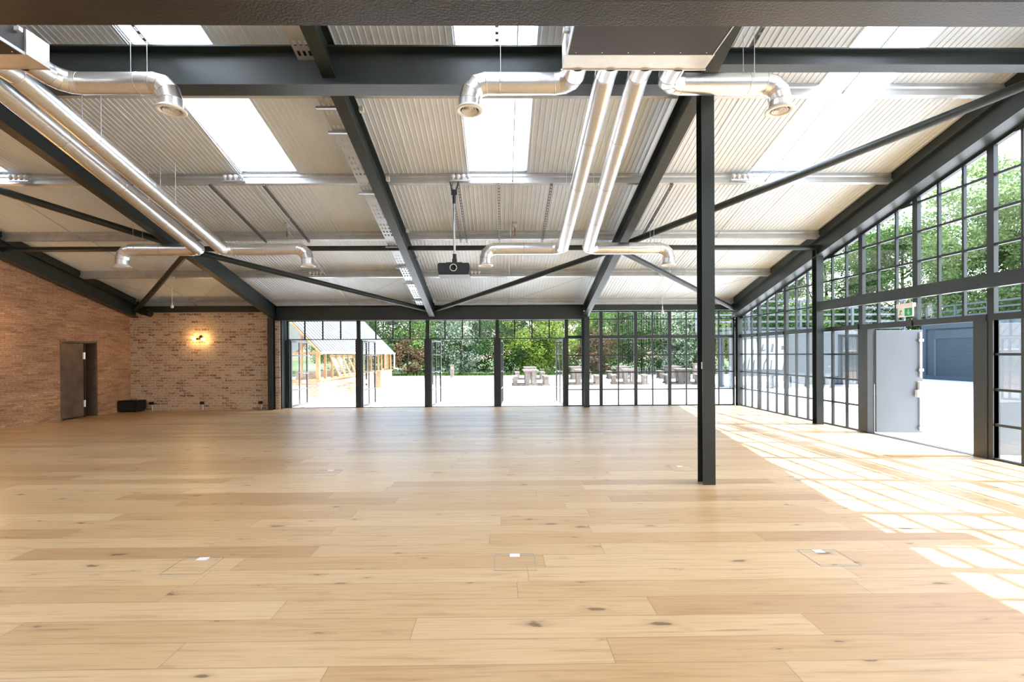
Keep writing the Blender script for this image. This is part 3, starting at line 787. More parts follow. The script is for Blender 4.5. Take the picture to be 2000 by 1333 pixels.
b = MB(); b.tube([(.42, 4.3, 5.4), (.42, 4.3, 4.87), (.435, 4.3, 4.83), (.48, 4.3, 4.815), (.64, 4.3, 4.815)], .024, 12); b.build('pipe', 'bronze', t)
b = MB(); b.lathe([(.024, 0), (.04, .005), (.04, .03), (.03, .032), (.03, .06), (.04, .062), (.04, .085), (.024, .09)], (.535, 4.3, 4.815), (1, 0, 0), 12); b.build('valve', 'copper', t)

# ------------------------------------------------------------------ fittings on the roof
t0 = thing('globe_lamp_bank', '', 'lamp', (0, 0, 0))
for k in range(4):
    b = MB(); b.ball((-.135+.09*k, -.02, .045), .039); gk = b.build('globe', 'white', t0)
    b = MB(); b.lathe([(.016, 0), (.016, .022), (.022, .024), (.022, .03)], (-.135+.09*k, -.02, -.02), (0, 0, 1), 10); b.build('lamp_base', 'white', gk)
b = MB(); b.box(-.185, .185, -.04, .0, -.035, -.020); b.build('bracket', 'galv', t0)
banks = [(-8.395, 8.34, 'row of four white globes on the purlin in the outer bay by the brick'), (-4.68, 8.34, 'row of four white globes on the purlin beside the long brick side ducts'),
         (-.695, 8.34, 'row of four white globes directly above the projector pole'), (4.265, 8.34, 'row of four white globes on the purlin near the glazed side wall'),
         (-4.75, 12.16, 'row of four white globes on a lower purlin behind the brick side duct outlets'), (-.70, 12.16, 'row of four white globes partly hidden behind the projector'),
         (4.22, 12.16, 'row of four white globes partly hidden behind the pale diagonal brace')]
for i, (x, y, lb) in enumerate(banks):
    o = t0 if i == 0 else copy_tree(t0)
    o.location = (x, y-.012, zr(CP, y)+.055); tag(o, lb, 'lamp', 'banks of four white globes')
# smoke detectors with a red tag
t0 = thing('smoke_detector', '', 'detector', (0, 0, 0))
b = MB(); b.lathe([(.0, -.055), (.03, -.053), (.045, -.035), (.05, -.02), (.05, 0), (.0, .0)], (0, 0, 0), (0, 0, 1), 20); b.build('body', 'white', t0)
b = MB(); b.lathe([(.052, .0), (.052, .03), (0, .03)], (0, 0, 0), (0, 0, 1), 20); b.build('base', 'white', t0)
b = MB(); b.box(-.008, .008, -.002, .002, -.24, -.05); b.build('tag', 'red', t0)
for i, (x, y, lb) in enumerate([(-4.52, 10.02, 'white smoke detector with red tag above the brick side duct outlet'), (.30, 10.02, 'white smoke detector with red tag near the middle ducts')]):
    o = t0 if i == 0 else copy_tree(t0); o.location = (x, y, zr(CS-.01, y)-.035); tag(o, lb, 'detector', 'smoke detectors under the roof')
# hanging cords with a small bulb
t0 = thing('pendant_cord', '', 'pendant', (0, 0, 0))
b = MB(); b.tube([(0, 0, 0), (.006, 0, -.25), (0, 0, -.62)], .007, 8); b.build('cord', 'white', t0)
b = MB(); b.lathe([(.0, -.76), (.03, -.745), (.036, -.715), (.025, -.68), (.015, -.66), (.018, -.60), (0, -.60)], (0, 0, 0), (0, 0, 1), 14); b.build('bulb', 'white', t0)
b = MB(); b.box(-.05, .05, -.035, .035, 0, .05); b.build('ceiling_box', 'white', t0)
for i, (x, y, lb) in enumerate([(-8.38, 12.10, 'white pendant cord with bulb hanging in front of the brick end wall bay'), (4.16, 12.10, 'white pendant cord hanging above the fixed end windows')]):
    o = t0 if i == 0 else copy_tree(t0); o.location = (x, y, zr(CP, y)-.055); o.scale = (1, 1, 1 if i == 0 else 1.28); tag(o, lb, 'pendant', 'hanging white pendant cords')

# projector on its pole
px, py, pz = -.815, 8.33, 3.08
t = thing('projector', 'black projector hanging on a silver pole from the purlin', 'projector', (px, py, pz))
b = MB(); b.prism([(-.275, -.02), (-.275, .075), (-.255, .10), (.255, .10), (.275, .075), (.275, -.02), (.255, -.095), (-.255, -.095)], (px, py-.21, pz), (px, py+.21, pz), (1, 0, 0), (0, 0, 1))
body = bevel(b.build('body', 'black', t), .008)
b = MB(); b.lathe([(.058, 0), (.058, .03), (.048, .034), (.044, .008), (.0, .006)], (px, py-.208, pz+.01), (0, -1, 0), 28); b.build('lens', 'black', t)
b = MB(); b.lathe([(.058, .028), (.064, .032), (.058, .037), (.052, .034), (.058, .028)], (px, py-.212, pz+.01), (0, -1, 0), 28); b.build('lens_ring', 'white', t)
b = MB(); b.box(px-.275, px+.275, py-.20, py+.20, pz-.104, pz-.097); b.build('base_plate', 'decksteel', t)
b = MB(); b.box(px-.14, px+.14, py-.10, py+.10, pz+.115, pz+.13)
for s_ in (-.12, .12): b.box(px+s_-.012, px+s_+.012, py-.02, py+.02, pz+.10, pz+.116)
b.box(px-.04, px+.04, py-.04, py+.04, pz+.13, pz+.20); b.tube([(px, py, pz+.2), (px, py, pz+.29)], .033, 16)
b.build('mount', 'black', t)
b = MB(); b.tube([(px, py, pz+.28), (px, py, 4.36)], .021, 18); b.build('pole', 'chrome', t)
b = MB(); b.tube([(px, py, 4.26), (px, py, 4.40)], .03, 14); b.box(px-.05, px+.05, py-.035, py+.035, 4.40, 4.50)
for s_ in (-1, 1): b.bar((px+s_*.03, py, 4.48), (px+s_*.075, py, zr(CP, py)-.0), .016, .05, (0, 1, 0))
b.build('clamp', 'black', t)

# ------------------------------------------------------------------ fittings on the walls and floor
def wall_lamp(x, y, z, label, nrm, power):
    t = thing('wall_lamp', label, 'lamp', (x, y, z), 'twin bulb wall lamps')
    n_ = Vector(nrm); s_ = Vector((1, 0, 0)) if abs(n_.y) > .5 else Vector((0, 1, 0)); c0 = Vector((x, y, z))
    b = MB(); b.lathe([(.045, 0), (.045, .02), (.0, .025)], c0+s_*.03+Vector((0, 0, .06)), n_, 18); b.bar(c0+s_*.03+Vector((0, 0, .06)), c0+n_*.07, .022, .022, Vector((.1, .2, 1)))
    b.ball(c0+n_*.075, .024); b.build('bracket', 'bronze', t)
    for q in (-1, 1):
        b = MB(); b.lathe([(.0, .01), (.026, .012), (.03, .05), (.026, .065), (.0, .066)], c0+n_*.075, s_*q, 16); h = b.build('bulb_holder', 'bronze', t)
        b = MB(); b.lathe([(.012, .066), (.022, .09), (.03, .125), (.03, .16), (.018, .19), (.0, .198)], c0+n_*.075, s_*q, 16); b.build('bulb', 'bulb', h)
        l = bpy.data.lights.new('lamp_light', 'POINT'); l.energy = power; l.color = (1., .60, .24); l.shadow_soft_size = .04
        lo = bpy.data.objects.new('lamp_light', l); col.objects.link(lo); lo.location = c0+n_*.13+s_*q*.15
wall_lamp(-8.915, YB, 2.10, 'twin bulb wall lamp glowing on the mottled brick end wall', (0, -1, 0), 2.6)
wall_lamp(XL, 9.75, 2.15, 'twin bulb wall lamp on the tan brick wall before the open door', (1, 0, 0), 7.)
# loudspeaker up in the corner
t = thing('wall_mounted_loudspeaker', 'black cylindrical loudspeaker tilted in the upper brick corner', 'loudspeaker', (-10.28, 13.75, 2.86))
b = MB(); d = Vector((.9, -.25, -.22)).normalized(); c0 = Vector((-10.22, 13.66, 2.855))
b.lathe([(.0, -.20), (.075, -.20), (.088, -.19), (.088, .19), (.08, .20), (.0, .195)], c0, d, 20); b.build('cabinet', 'blackmatt', t)
b = MB(); b.bar(c0+Vector((0, .05, .06)), (-10.33, 13.90, 2.97), .03, .05); b.build('bracket', 'black', t)
# subwoofer on the floor
t = thing('subwoofer', 'black speaker box on the floor in the brick corner', 'loudspeaker', (-10.62, 13.65, 0))
b = MB(); b.prism([(-.17, .012), (.13, .012), (.20, .10), (.20, .33), (-.17, .33)], (-10.93, 13.70, 0), (-10.40, 13.70, 0), (0, 1, 0), (0, 0, 1)); bevel(b.build('cabinet', 'blackmatt', t), .01)
b = MB(); b.box(-10.90, -10.43, 13.522, 13.529, .05, .29); b.build('speaker_grille', 'black', t)
b = MB()
for x in (-10.86, -10.47):
    for y in (13.58, 13.78): b.lathe([(.02, 0), (.022, .012)], (x, y, 0), (0, 0, 1), 10)
b.build('foot', 'black', t)
# socket boxes on conduit
t0 = thing('socket_post', '', 'socket', (0, 0, 0))
b = MB(); b.box(-.075, .055, -.055, 0, .165, .25); bevel(b.build('box', 'black', t0), .005)
b = MB(); b.box(.056, .066, -.055, 0, .16, .255); b.build('side_plate', 'chrome', t0)
b = MB(); b.tube([(0, -.025, 0), (0, -.025, .165)], .014, 10); b.build('conduit', 'wire', t0)
for i, (x, lb) in enumerate([(-10.32, 'black socket box on steel conduit beside the black speaker box'), (-8.835, 'black socket box on steel conduit under the glowing wall lamp'), (-7.115, 'black socket box on steel conduit near the first glass door')]):
    o = t0 if i == 0 else copy_tree(t0); o.location = (x, YB, 0); tag(o, lb, 'socket', 'socket boxes along the brick end wall')
# floor boxes
t0 = thing('floor_box', '', 'floor box', (0, 0, 0))
b = MB(); w_, h_ = .157, .146
for x0, x1, y0, y1 in ((-w_, w_, -h_, -h_+.004), (-w_, w_, h_-.004, h_), (-w_, -w_+.004, -h_+.004, h_-.004), (w_-.004, w_, -h_+.004, h_-.004)): b.box(x0, x1, y0, y1, 0, .0025)
b.build('frame', 'zinc', t0)
b = MB(); b.box(-w_+.007, w_-.007, -h_+.007, h_-.007, 0, .0015); b.build('lid', 'floor', t0)
b = MB(); b.box(-.04, .04, h_-.062, h_-.006, 0, .005); bevel(b.build('cable_flap', 'white', t0), .002)
for i, (x, y, lb) in enumerate([(-2.358, 3.612, 'floor box in the boards nearest the brick side, pale outline and small flap'), (.097, 3.617, 'floor box in the middle of the foreground with a white flap'),
                              (2.536, 3.635, 'floor box in front of the sunlit strip near the glazed side'), (2.50, 6.49, 'floor box just behind the foot of the freestanding column'), (-2.37, 6.43, 'faint floor box farther back towards the brick end wall')]):
    o = t0 if i == 0 else copy_tree(t0); o.location = (x, y, 0); tag(o, lb, 'floor box', 'floor boxes set into the boards')
# entrance mat inside the fire exit
b = MB(); b.box(5.95, 7.15, 7.10, 9.15, 0, .004)
tag(b.build('entrance_mat', 'mat'), 'flat tan mat on the floor inside the open fire exit', 'mat')
# exit sign
t = thing('exit_sign', 'green running man exit sign with arrow hanging above the open fire exit', 'sign', (7.10, 8.18, 2.22))
b = MB(); b.box(7.085, 7.115, 8.04, 8.34, 2.215, 2.375); bevel(b.build('panel', 'white', t), .003)
b = MB(); b.box(7.07, 7.13, 8.02, 8.36, 2.38, 2.45); b.build('housing', 'white', t)
xs = 7.083
b = MB(); b.box(xs-.001, xs+.001, 8.045, 8.195, 2.228, 2.362); b.build('green_field', 'green', t)
def flatp(mb, pts, x=xs-.002): mb.add([(x, 8.19-u, 2.295+v) for u, v in pts], [tuple(range(len(pts)))])
b = MB()
flatp(b, [(.012+.05, .05), (.012+.075, .05), (.075+.012, -.005), (.115, -.005), (.0745, -.052), (.034, -.005), (.062, -.005)]); b.build('arrow', 'muralwhite', t)
b = MB(); b.box(xs-.001, xs+.001, 8.225, 8.335, 2.228, 2.362)
b = MB()
def man(pts): flatp(b, [(u-.15+.0, v) for u, v in pts])
man([(.065, .042), (.078, .048), (.085, .040), (.078, .030), (.066, .032)])
man([(.040, .026), (.072, .030), (.080, .022), (.056, -.008), (.046, -.004), (.056, .014), (.042, .018)])
man([(.046, -.004), (.056, -.010), (.072, -.030), (.096, -.034), (.096, -.042), (.066, -.040), (.044, -.014)])
man([(.046, -.004), (.040, -.034), (.014, -.044), (.014, -.052), (.048, -.042), (.056, -.008)])
man([(.072, .030), (.092, .010), (.100, .014), (.082, .034)])
b.build('running_man', 'green', t)
b = MB()
for y in (8.10, 8.28): b.tube([(7.10, y, 2.45), (7.10, y, 2.53)], .004, 6)
b.build('hanger', 'wire', t)

# ------------------------------------------------------------------ outside: yard
b = MB(); b.box(-30, 40, 33.9, 34.08, -.07, .06)
tag(b.build('kerb_edging', 'concrete'), 'low pale edging between the gravel yard and the grass strip', 'edging')
b = MB(); rg = random.Random(3)
for k in range(5200):
    x = rg.uniform(-10, 22); y = rg.uniform(34.1, 36.2); a = rg.uniform(0, 6.28); h = rg.uniform(.10, .34); dx, dy = math.cos(a)*.025, math.sin(a)*.025
    b.add([(x-dx, y-dy, -.07), (x+dx, y+dy, -.07), (x+rg.uniform(-.08, .08), y+rg.uniform(-.08, .08), h)], [(0, 1, 2)])
tag(b.build('grass', 'grass'), 'strip of rough green grass along the hedge foot', 'grass', None, 'stuff')

# picnic tables
t0 = thing('picnic_table', '', 'picnic table', (0, 0, 0))
b = MB()
for k in range(5): b.box(-.40+.162*k, -.25+.162*k, -.85, .85, .70, .76)
b.box(-.36, .36, -.62, -.52, .64, .70); b.box(-.36, .36, .52, .62, .64, .70)
bevel(b.build('table_top', 'oldwood', t0), .006)
for y in (-.62, .52):
    for x in (-.30, .06):
        b = MB(); b.box(x, x+.24, y, y+.10, -.06, .64); b.build('leg', 'oldwood', t0)
for s_ in (-1, 1):
    b = MB()
    for k in range(2): b.box(s_*.82-.15+.152*k, s_*.82-.008+.152*k, -.85, .85, .38, .44)
    bn = bevel(b.build('bench', 'oldwood', t0), .006)
    for y in (-.64, .52):
        b = MB(); b.box(s_*.82-.12, s_*.82+.12, y, y+.12, -.06, .38); b.build('bench_leg', 'oldwood', bn)
for y in (-.58, .57):
    b = MB(); b.box(-1.0, 1.0, y-.05, y+.05, -.07, .015); b.build('ground_rail', 'oldwood', t0)
pts = [(1.55, 25.3, 0, 'picnic table in the yard, front row, seen through the last open door bay'), (4.35, 25.6, -.10, 'front row picnic table behind the glazing beside the end wall column'),
       (7.0, 25.8, -.20, 'front row picnic table behind the middle of the fixed end windows'), (9.9, 25.6, -.22, 'front row picnic table partly hidden by the freestanding column'),
       (1.85, 31.0, 0, 'back row picnic table directly behind the one in the door bay'), (4.9, 31.0, -.05, 'back row picnic table seen beside the end wall column'),
       (8.0, 31.2, -.12, 'back row picnic table behind the first fixed end windows'), (11.4, 31.2, -.15, 'back row picnic table near the hedge behind the freestanding column')]
for i, (x, y, a, lb) in enumerate(pts):
    o = t0 if i == 0 else copy_tree(t0); o.location = (x, y, 0); o.rotation_euler = (0, 0, a); tag(o, lb, 'picnic table', 'weathered picnic tables in the yard')
# posts
for x, y, h, lb in ((-3.55, 34.0, .86, 'short weathered post standing alone in front of the blossoming hedge'), (12.4, 30.0, .95, 'short weathered post behind the last picnic tables near the column')):
    t = thing('marker_post', lb, 'post', (x, y, -.07), 'short posts along the yard edge')
    b = MB(); b.box(x-.13, x+.13, y-.13, y+.13, -.07, h-.05); bevel(b.build('post', 'oldwood', t), .02)
    b = MB(); b.box(x-.15, x+.15, y-.15, y+.15, h-.05, h); bevel(b.build('cap', 'oldwood', t), .02)
    b = MB(); b.box(x-.05, x+.05, y-.137, y-.131, h-.30, h-.16); b.build('plate', 'white', t)

# greenhouse on a brick base
GX, GY0, GY1, GW = -7.0, 18.2, 30.2, 6.0
gh = thing('greenhouse', 'timber greenhouse on a brick base with pale sloping roof, seen through the first doors', 'greenhouse', (GX-3, 24, -.07))
b = MB(); b.box(GX-.34, GX, GY0, GY1, -.07, .60); b.box(GX-GW, GX-.34, GY0, GY0+.34, -.07, .60); b.box(GX-GW, GX-.34, GY1-.34, GY1, -.07, .60)
b.build('brick_base', 'brick_plinth', gh)
b = MB(); b.box(GX-.40, GX+.06, GY0-.06, GY1+.06, .601, .66); b.box(GX-GW, GX-.40, GY0-.06, GY0+.38, .601, .66); b.build('sill', 'cedar', gh)
b = MB(); ez = 1.66
n_ = 16
for k in range(n_+1):
    y = GY0+.06+(GY1-GY0-.12)*k/n_; wd = .10 if k in (0, n_) else (.07 if k % 4 == 0 else .035)
    b.box(GX-.12, GX-.03, y-wd/2, y+wd/2, .66, ez)
b.box(GX-.15, GX, GY0-.03, GY1+.03, ez, ez+.10)
b.box(GX-.14, GX-.01, GY0, GY0+.13, .66, ez)
for k in range(1, 9):
    x = GX-.7*k; zt = ez+1.05*min(.7*k, GW-.7*k); b.box(x-.03, x+.03, GY0+.03, GY0+.10, .66, zt)
b.box(GX-GW, GX, GY0+.02, GY0+.11, ez-.02, ez+.06)
rz = ez+.10+1.05*GW/2
for y in (GY0-.05, GY1+.02):
    b.bar((GX+.12, y, ez-.02), (GX-GW/2, y, rz+.02), .06, .20, (0, 1, 0)); b.bar((GX-GW-.12, y, ez-.02), (GX-GW/2, y, rz+.02), .06, .20, (0, 1, 0))
b.build('timber_frame', 'cedar', gh)
b = MB(); b.add([(GX-.08, GY0+.1, .66), (GX-.08, GY1-.1, .66), (GX-.08, GY1-.1, ez), (GX-.08, GY0+.1, ez)], [(0, 1, 2, 3)])
b.add([(GX-GW, GY0+.06, .66), (GX-.1, GY0+.06, .66), (GX-.1, GY0+.06, ez), (GX-GW/2, GY0+.06, rz), (GX-GW, GY0+.06, ez)], [(0, 1, 2, 3, 4)])
b.add([(GX-GW, GY1-.06, .66), (GX-.1, GY1-.06, .66), (GX-.1, GY1-.06, ez), (GX-GW/2, GY1-.06, rz), (GX-GW, GY1-.06, ez)], [(0, 1, 2, 3, 4)])
b.build('glazing', 'ghglass', gh)
b = MB(); e0 = Vector((GX+.14, 0, ez+.06)); e1 = Vector((GX-GW/2, 0, rz+.12))
b.hexa([(e0.x, GY0-.1, e0.z), (e0.x, GY1+.1, e0.z), (e1.x, GY1+.1, e1.z), (e1.x, GY0-.1, e1.z), (e0.x, GY0-.1, e0.z+.02), (e0.x, GY1+.1, e0.z+.02), (e1.x, GY1+.1, e1.z+.02), (e1.x, GY0-.1, e1.z+.02)])
e2 = GX-GW-.14
b.hexa([(e2, GY0-.1, e0.z), (e1.x, GY0-.1, e1.z), (e1.x, GY1+.1, e1.z), (e2, GY1+.1, e0.z), (e2, GY0-.1, e0.z+.02), (e1.x, GY0-.1, e1.z+.02), (e1.x, GY1+.1, e1.z+.02), (e2, GY1+.1, e0.z+.02)])
rf = b.build('roof', 'ghroof', gh)
b = MB()
for k in range(33):
    y = GY0+(GY1-GY0)*k/32; b.bar((e0.x, y, e0.z+.035), (e1.x, y, e1.z+.035), .035, .03, (0, 1, 0))
b.build('glazing_bar', 'palegrey', rf)
b = MB(); b.strip([(0, .07), (0, 0), (.09, 0), (.09, .07)], .004, (GX+.12, GY0-.1, ez-.01), (GX+.12, GY1+.1, ez-.01), (1, 0, 0), (0, 0, 1)); b.build('gutter', 'white', gh)
b = MB(); b.tube([(GX+.17, GY1-.1, ez), (GX+.17, GY1-.1, .75), (GX+.45, GY1-.1, .68)], .035, 10); b.build('down_pipe', 'white', gh)
for k in range(4):
    y = GY0+1.1+k*.75; v = MB()
    for s_ in (0, .62): v.bar((GX, y+s_, ez-.08), (GX+.38, y+s_, .78), .035, .04, (0, 1, 0))
    v.bar((GX, y-.02, ez-.08), (GX, y+.64, ez-.08), .04, .04); v.bar((GX+.38, y-.02, .78), (GX+.38, y+.64, .78), .04, .04)
    o = v.build('vent_sash', 'cedar', gh)
    v = MB(); v.add([(GX, y, ez-.08), (GX, y+.62, ez-.08), (GX+.38, y+.62, .78), (GX+.38, y, .78)], [(0, 1, 2, 3)]); v.build('pane', 'ghglass', o)
t = thing('timber_locker', 'small slatted timber locker standing against the greenhouse wall', 'locker', (-6.2, 24.0, -.07))
b = MB()
for k in range(5): b.box(-6.42+.072*k, -6.42+.072*k+.066, 23.72, 23.76, -.07, .76)
b.box(-6.42, -6.06, 23.76, 24.25, -.07, .76); b.build('body', 'potwood', t)
b = MB(); b.box(-6.46, -6.02, 23.68, 24.30, .761, .80); b.build('lid', 'potwood', t)
t = thing('brick_planter', 'low brick planter in the sunny yard beside the greenhouse', 'planter', (-6.0, 21.0, -.07))
b = MB()
for k in range(3):
    y = 20.0+k*.95; b.box(-6.55, -6.20, y, y+.10, -.07, .42)
b.box(-6.55, -6.45, 20.10, 21.90, -.07, .40); b.box(-6.30, -6.20, 20.10, 21.90, -.07, .14); b.build('wall', 'brick_plinth', t)
b = MB(); b.box(-6.58, -6.17, 19.98, 22.02, .421, .45); b.build('coping', 'cedar', t)

# container with roller shutter
CX, CY0, CY1, CH = 26.0, 18.0, 28.8, 3.2
t = thing('storage_container', 'slate grey storage container with a closed roller shutter, seen through the fire exit', 'container', (CX+1.3, 23.4, -.07))
b = MB(); b.box(CX+.05, CX+2.6, CY0, CY1, -.02, CH); b.build('body', 'containergrey', t)
b = MB(); b.box(CX-.06, CX+.06, CY1-.28, CY1+.02, -.07, CH+.04); b.box(CX-.06, CX+.06, CY0, CY1-.28, CH-.24, CH+.04); b.box(CX-.04, CX+.06, CY0, CY1-.28, -.07, .18); b.build('corner_frame', 'containergrey', t)
b = MB(); b.box(CX-.05, CX+.06, CY0, CY1-.9, 2.36, 2.86); b.build('shutter_box', 'containergrey', t)
b = MB(); b.box(CX-.03, CX+.06, CY1-.93, CY1-.80, .18, 2.36); b.build('guide_rail', 'decksteel', t)
b = MB(); ln = []
for k in range(30): ln += [(.0, .18+.0727*k), (-.022, .18+.0727*k+.012), (-.022, .18+.0727*k+.055), (0, .18+.0727*k+.068)]
b.strip(ln, .01, (CX+.03, CY0, 0), (CX+.03, CY1-.93, 0), (1, 0, 0), (0, 0, 1)); b.build('roller_shutter', 'containergrey', t)
def railing(label, p0, p1, z0, z1, n, nr, tilt=0):
    t = thing('deck_railing', label, 'railing', ((p0[0]+p1[0])/2, (p0[1]+p1[1])/2, z0), 'grey deck railings')
    for k in range(n+1):
        x = p0[0]+(p1[0]-p0[0])*k/n; y = p0[1]+(p1[1]-p0[1])*k/n; b = MB(); b.box(x-.05, x+.05, y-.05, y+.05, z0, z1); b.build('post', 'decksteel', t)
    for k in range(nr):
        z = z0+.15+(z1-z0-.17)*k/(nr-1); b = MB(); b.bar((p0[0], p0[1], z), (p1[0], p1[1], z), .05, .09); b.build('rail', 'decksteel', t)
railing('grey slatted railing along the roof of the slate grey container', (CX+.2, 16), (CX+.2, 28.7), CH, CH+1.1, 7, 4)
# mural board and deck
t = thing('mural_board', 'dark board with white brush-like lettering behind the glazed side wall', 'board', (13.2, 21.7, -.07))
b = MB(); b.box(10.55, 15.6, 21.66, 21.74, .50, 2.62); b.build('panel', 'mural', t)
for x in (10.7, 12.6, 15.4):
    b = MB(); b.box(x-.06, x+.06, 21.75, 21.87, -.07, 2.62); b.build('post', 'decksteel', t)
b = MB()
def pm(pts):                                        # outline traced as u (along) and v (up) in board units
    b.add([(10.85+u*2.45, 21.652, .78+v*1.52) for u, v in pts], [tuple(range(len(pts)))])
pm([(0, .06), (.07, .45), (.13, .93), (.33, .96), (.60, .98), (1.0, 1.0), (.97, .66), (.93, .42), (.87, .02), (.62, .04), (.30, .03)])
lt = b.build('lettering', 'muralwhite', t)
b = MB()
def gp(pts): b.add([(10.85+u*2.45, 21.648, .78+v*1.52) for u, v in pts], [tuple(range(len(pts)))])
for q in ([(.165, .95), (.19, .72), (.20, .95)], [(.37, .98), (.40, .78), (.42, .98)], [(.29, .40), (.32, .66), (.34, .60), (.32, .40)], [(.46, .55), (.50, .80), (.53, .80), (.51, .62), (.56, .66), (.56, .60)],
          [(.65, .55), (.68, .82), (.72, .80), (.70, .55)], [(.85, .62), (.86, .76), (.92, .74), (.98, .80), (.97, .72), (.90, .62)], [(.10, .04), (.15, .30), (.18, .42), (.15, .04)], [(.20, .04), (.24, .34), (.27, .46), (.24, .04)],
          [(.30, .03), (.33, .30), (.36, .36), (.34, .03)], [(.40, .03), (.44, .36), (.47, .44), (.43, .03)], [(.50, .03), (.52, .22), (.58, .40), (.60, .34), (.55, .20), (.54, .03)], [(.64, .03), (.66, .30), (.69, .34), (.67, .03)], [(.74, .02), (.76, .34), (.79, .30), (.78, .02)]):
    gp(q)
b.build('lettering_gap', 'mural', lt)
railing('grey slatted deck railing above the dark mural board', (9.4, 22.6), (19.5, 22.6), 2.62, 4.1, 4, 5)
b = MB(); b.box(10.5, 19.6, 22.0, 24.5, 2.45, 2.61)
for x in (10.8, 15.0, 19.4):
    b.box(x-.08, x+.08, 22.9, 23.06, -.07, 2.45)
tag(b.build('raised_deck', 'decksteel'), 'raised grey deck platform on posts behind the mural board', 'deck')
t = thing('storage_container', 'grey container wall standing under the raised deck beside the mural', 'container', (18, 24.6, -.07))
b = MB(); lnc = []
for k in range(24): lnc += [(.0+.2*k, 0), (.05+.2*k, .04), (.10+.2*k, .04), (.15+.2*k, 0)]
b.strip(lnc, .01, (15.9, 24.2, -.02), (15.9, 24.2, 2.44), (1, 0, 0), (0, 1, 0)); b.box(15.9, 20.7, 24.26, 26.5, -.02, 2.44)
b.build('body', 'containergrey', t)
b = MB(); 
for x in (15.9, 20.6): b.box(x, x+.14, 24.12, 24.25, -.07, 2.44)
b.build('corner_post', 'containergrey', t)
# stair beside the container
t = thing('metal_stair', 'grey metal outdoor stair with handrails beside the slate grey container', 'stair', (28.2, 30.5, -.07))
b = MB()
for y in (30.0, 31.0): b.bar((25.6, y, -.05), (29.8, y, 3.2), .05, .24, (0, 1, 0))
b.build('stringer', 'decksteel', t)
for k in range(14):
    b = MB(); x = 25.8+.29*k; b.box(x, x+.28, 30.03, 30.97, .10+.225*k, .13+.225*k); b.build('tread', 'decksteel', t)
for y in (30.0, 31.0):
    b = MB()
    for dz in (.55, 1.0): b.tube([(25.6, y, dz), (29.8, y, 3.2+dz)], .03, 8)
    for k in range(5): b.tube([(25.7+k*1.0, y, .05+.77*k), (25.7+k*1.0, y, 1.05+.77*k)], .03, 8)
    b.build('handrail', 'decksteel', t)

# ------------------------------------------------------------------ trees and shrubs
def crown_mesh(seed, nleaf, rad, hgt, leafs, base=.0, nclump=70, spread=.30):
    rg = random.Random(seed); b = MB(); cl = []
    for k in range(nclump):
        th = rg.uniform(0, 6.283); ph = math.acos(rg.uniform(-1, 1)); q = rg.uniform(.35, 1.0)**.6
        cl.append((math.cos(th)*math.sin(ph)*rad*q, math.sin(th)*math.sin(ph)*rad*q, base+hgt/2+math.cos(ph)*hgt/2*q, rg.uniform(.7, 1.3)))
    for k in range(nleaf):
        cx, cy, cz, cr = rg.choice(cl); s_ = spread*rad*cr
        d = Vector((rg.gauss(0, 1), rg.gauss(0, 1), rg.gauss(0, 1))).normalized()*s_*rg.uniform(.35, 1)**.5
        p = Vector((cx, cy, cz))+Vector((d.x, d.y, d.z*.8))
        if p.z < base*.6: p.z = base*.6+rg.uniform(0, .4)
        a = Vector((rg.gauss(0, 1), rg.gauss(0, 1), rg.gauss(0, .7))).normalized(); c_ = a.orthogonal().normalized(); c_ = Quaternion(a, rg.uniform(0, 6.28)) @ c_
        l = leafs*rg.uniform(.6, 1.3); w_ = l*.55
        b.add([p-a*l/2, p+c_*w_/2, p+a*l/2, p-c_*w_/2], [(0, 1, 2, 3)])
    return b
def trunk_mesh(seed, h, r, n=5, rad=1.):
    rg = random.Random(seed); b = MB(); b.tube([(0, 0, -.1), (.05*rad, .02, h*.35), (-.03*rad, .05, h*.7), (.02, 0, h)], r, 8, r1=r*.45)
    for k in range(n):
        a = 6.283*k/n+rg.uniform(-.4, .4); z = h*rg.uniform(.35, .8); e = rad*rg.uniform(.5, .8)
        b.tube([(0, 0, z), (math.cos(a)*e*.5, math.sin(a)*e*.5, z+e*.4), (math.cos(a)*e, math.sin(a)*e, z+e*.9)], r*.4, 6, r1=r*.12)
    return b
protos = {}
def proto(kind):
    if kind in protos: return copy_tree(protos[kind])
    K = {'shrub_mid': ('leaf_mid', 17000, 2.3, 5.2, .155, .0), 'shrub_yel': ('leaf_yel', 17000, 2.4, 5.6, .16, .0), 'shrub_dark': ('leaf_dark', 17000, 2.4, 5.4, .15, .0),
         'shrub_white': ('leaf_white', 17000, 2.3, 5.4, .145, .0), 'shrub_brown': ('leaf_brown', 3600, 1.3, 3.2, .17, .1),
         'tree_mid': ('leaf_mid', 42000, 3.9, 11., .19, 1.0), 'tree_pale': ('leaf_pale', 42000, 3.7, 11.8, .18, 1.0)}[kind]
    nm = {'shrub_brown': 'dead_shrub', 'tree_mid': 'tall_tree', 'tree_pale': 'tall_tree'}.get(kind, 'hedge_shrub')
    o = thing(nm, '', 'tree' if 'tree' in kind else 'shrub', (0, 0, 0))
    sd = abs(hash(kind)) % 1000 if False else sum(map(ord, kind))
    crown_mesh(sd, K[1], K[2], K[3], K[4], K[5]).build('foliage', K[0], o)
    trunk_mesh(sd+1, K[3]*.75+K[5], .16 if 'tree' in kind else .09, 6, K[2]).build('trunk', 'bark', o)
    protos[kind] = o; return o
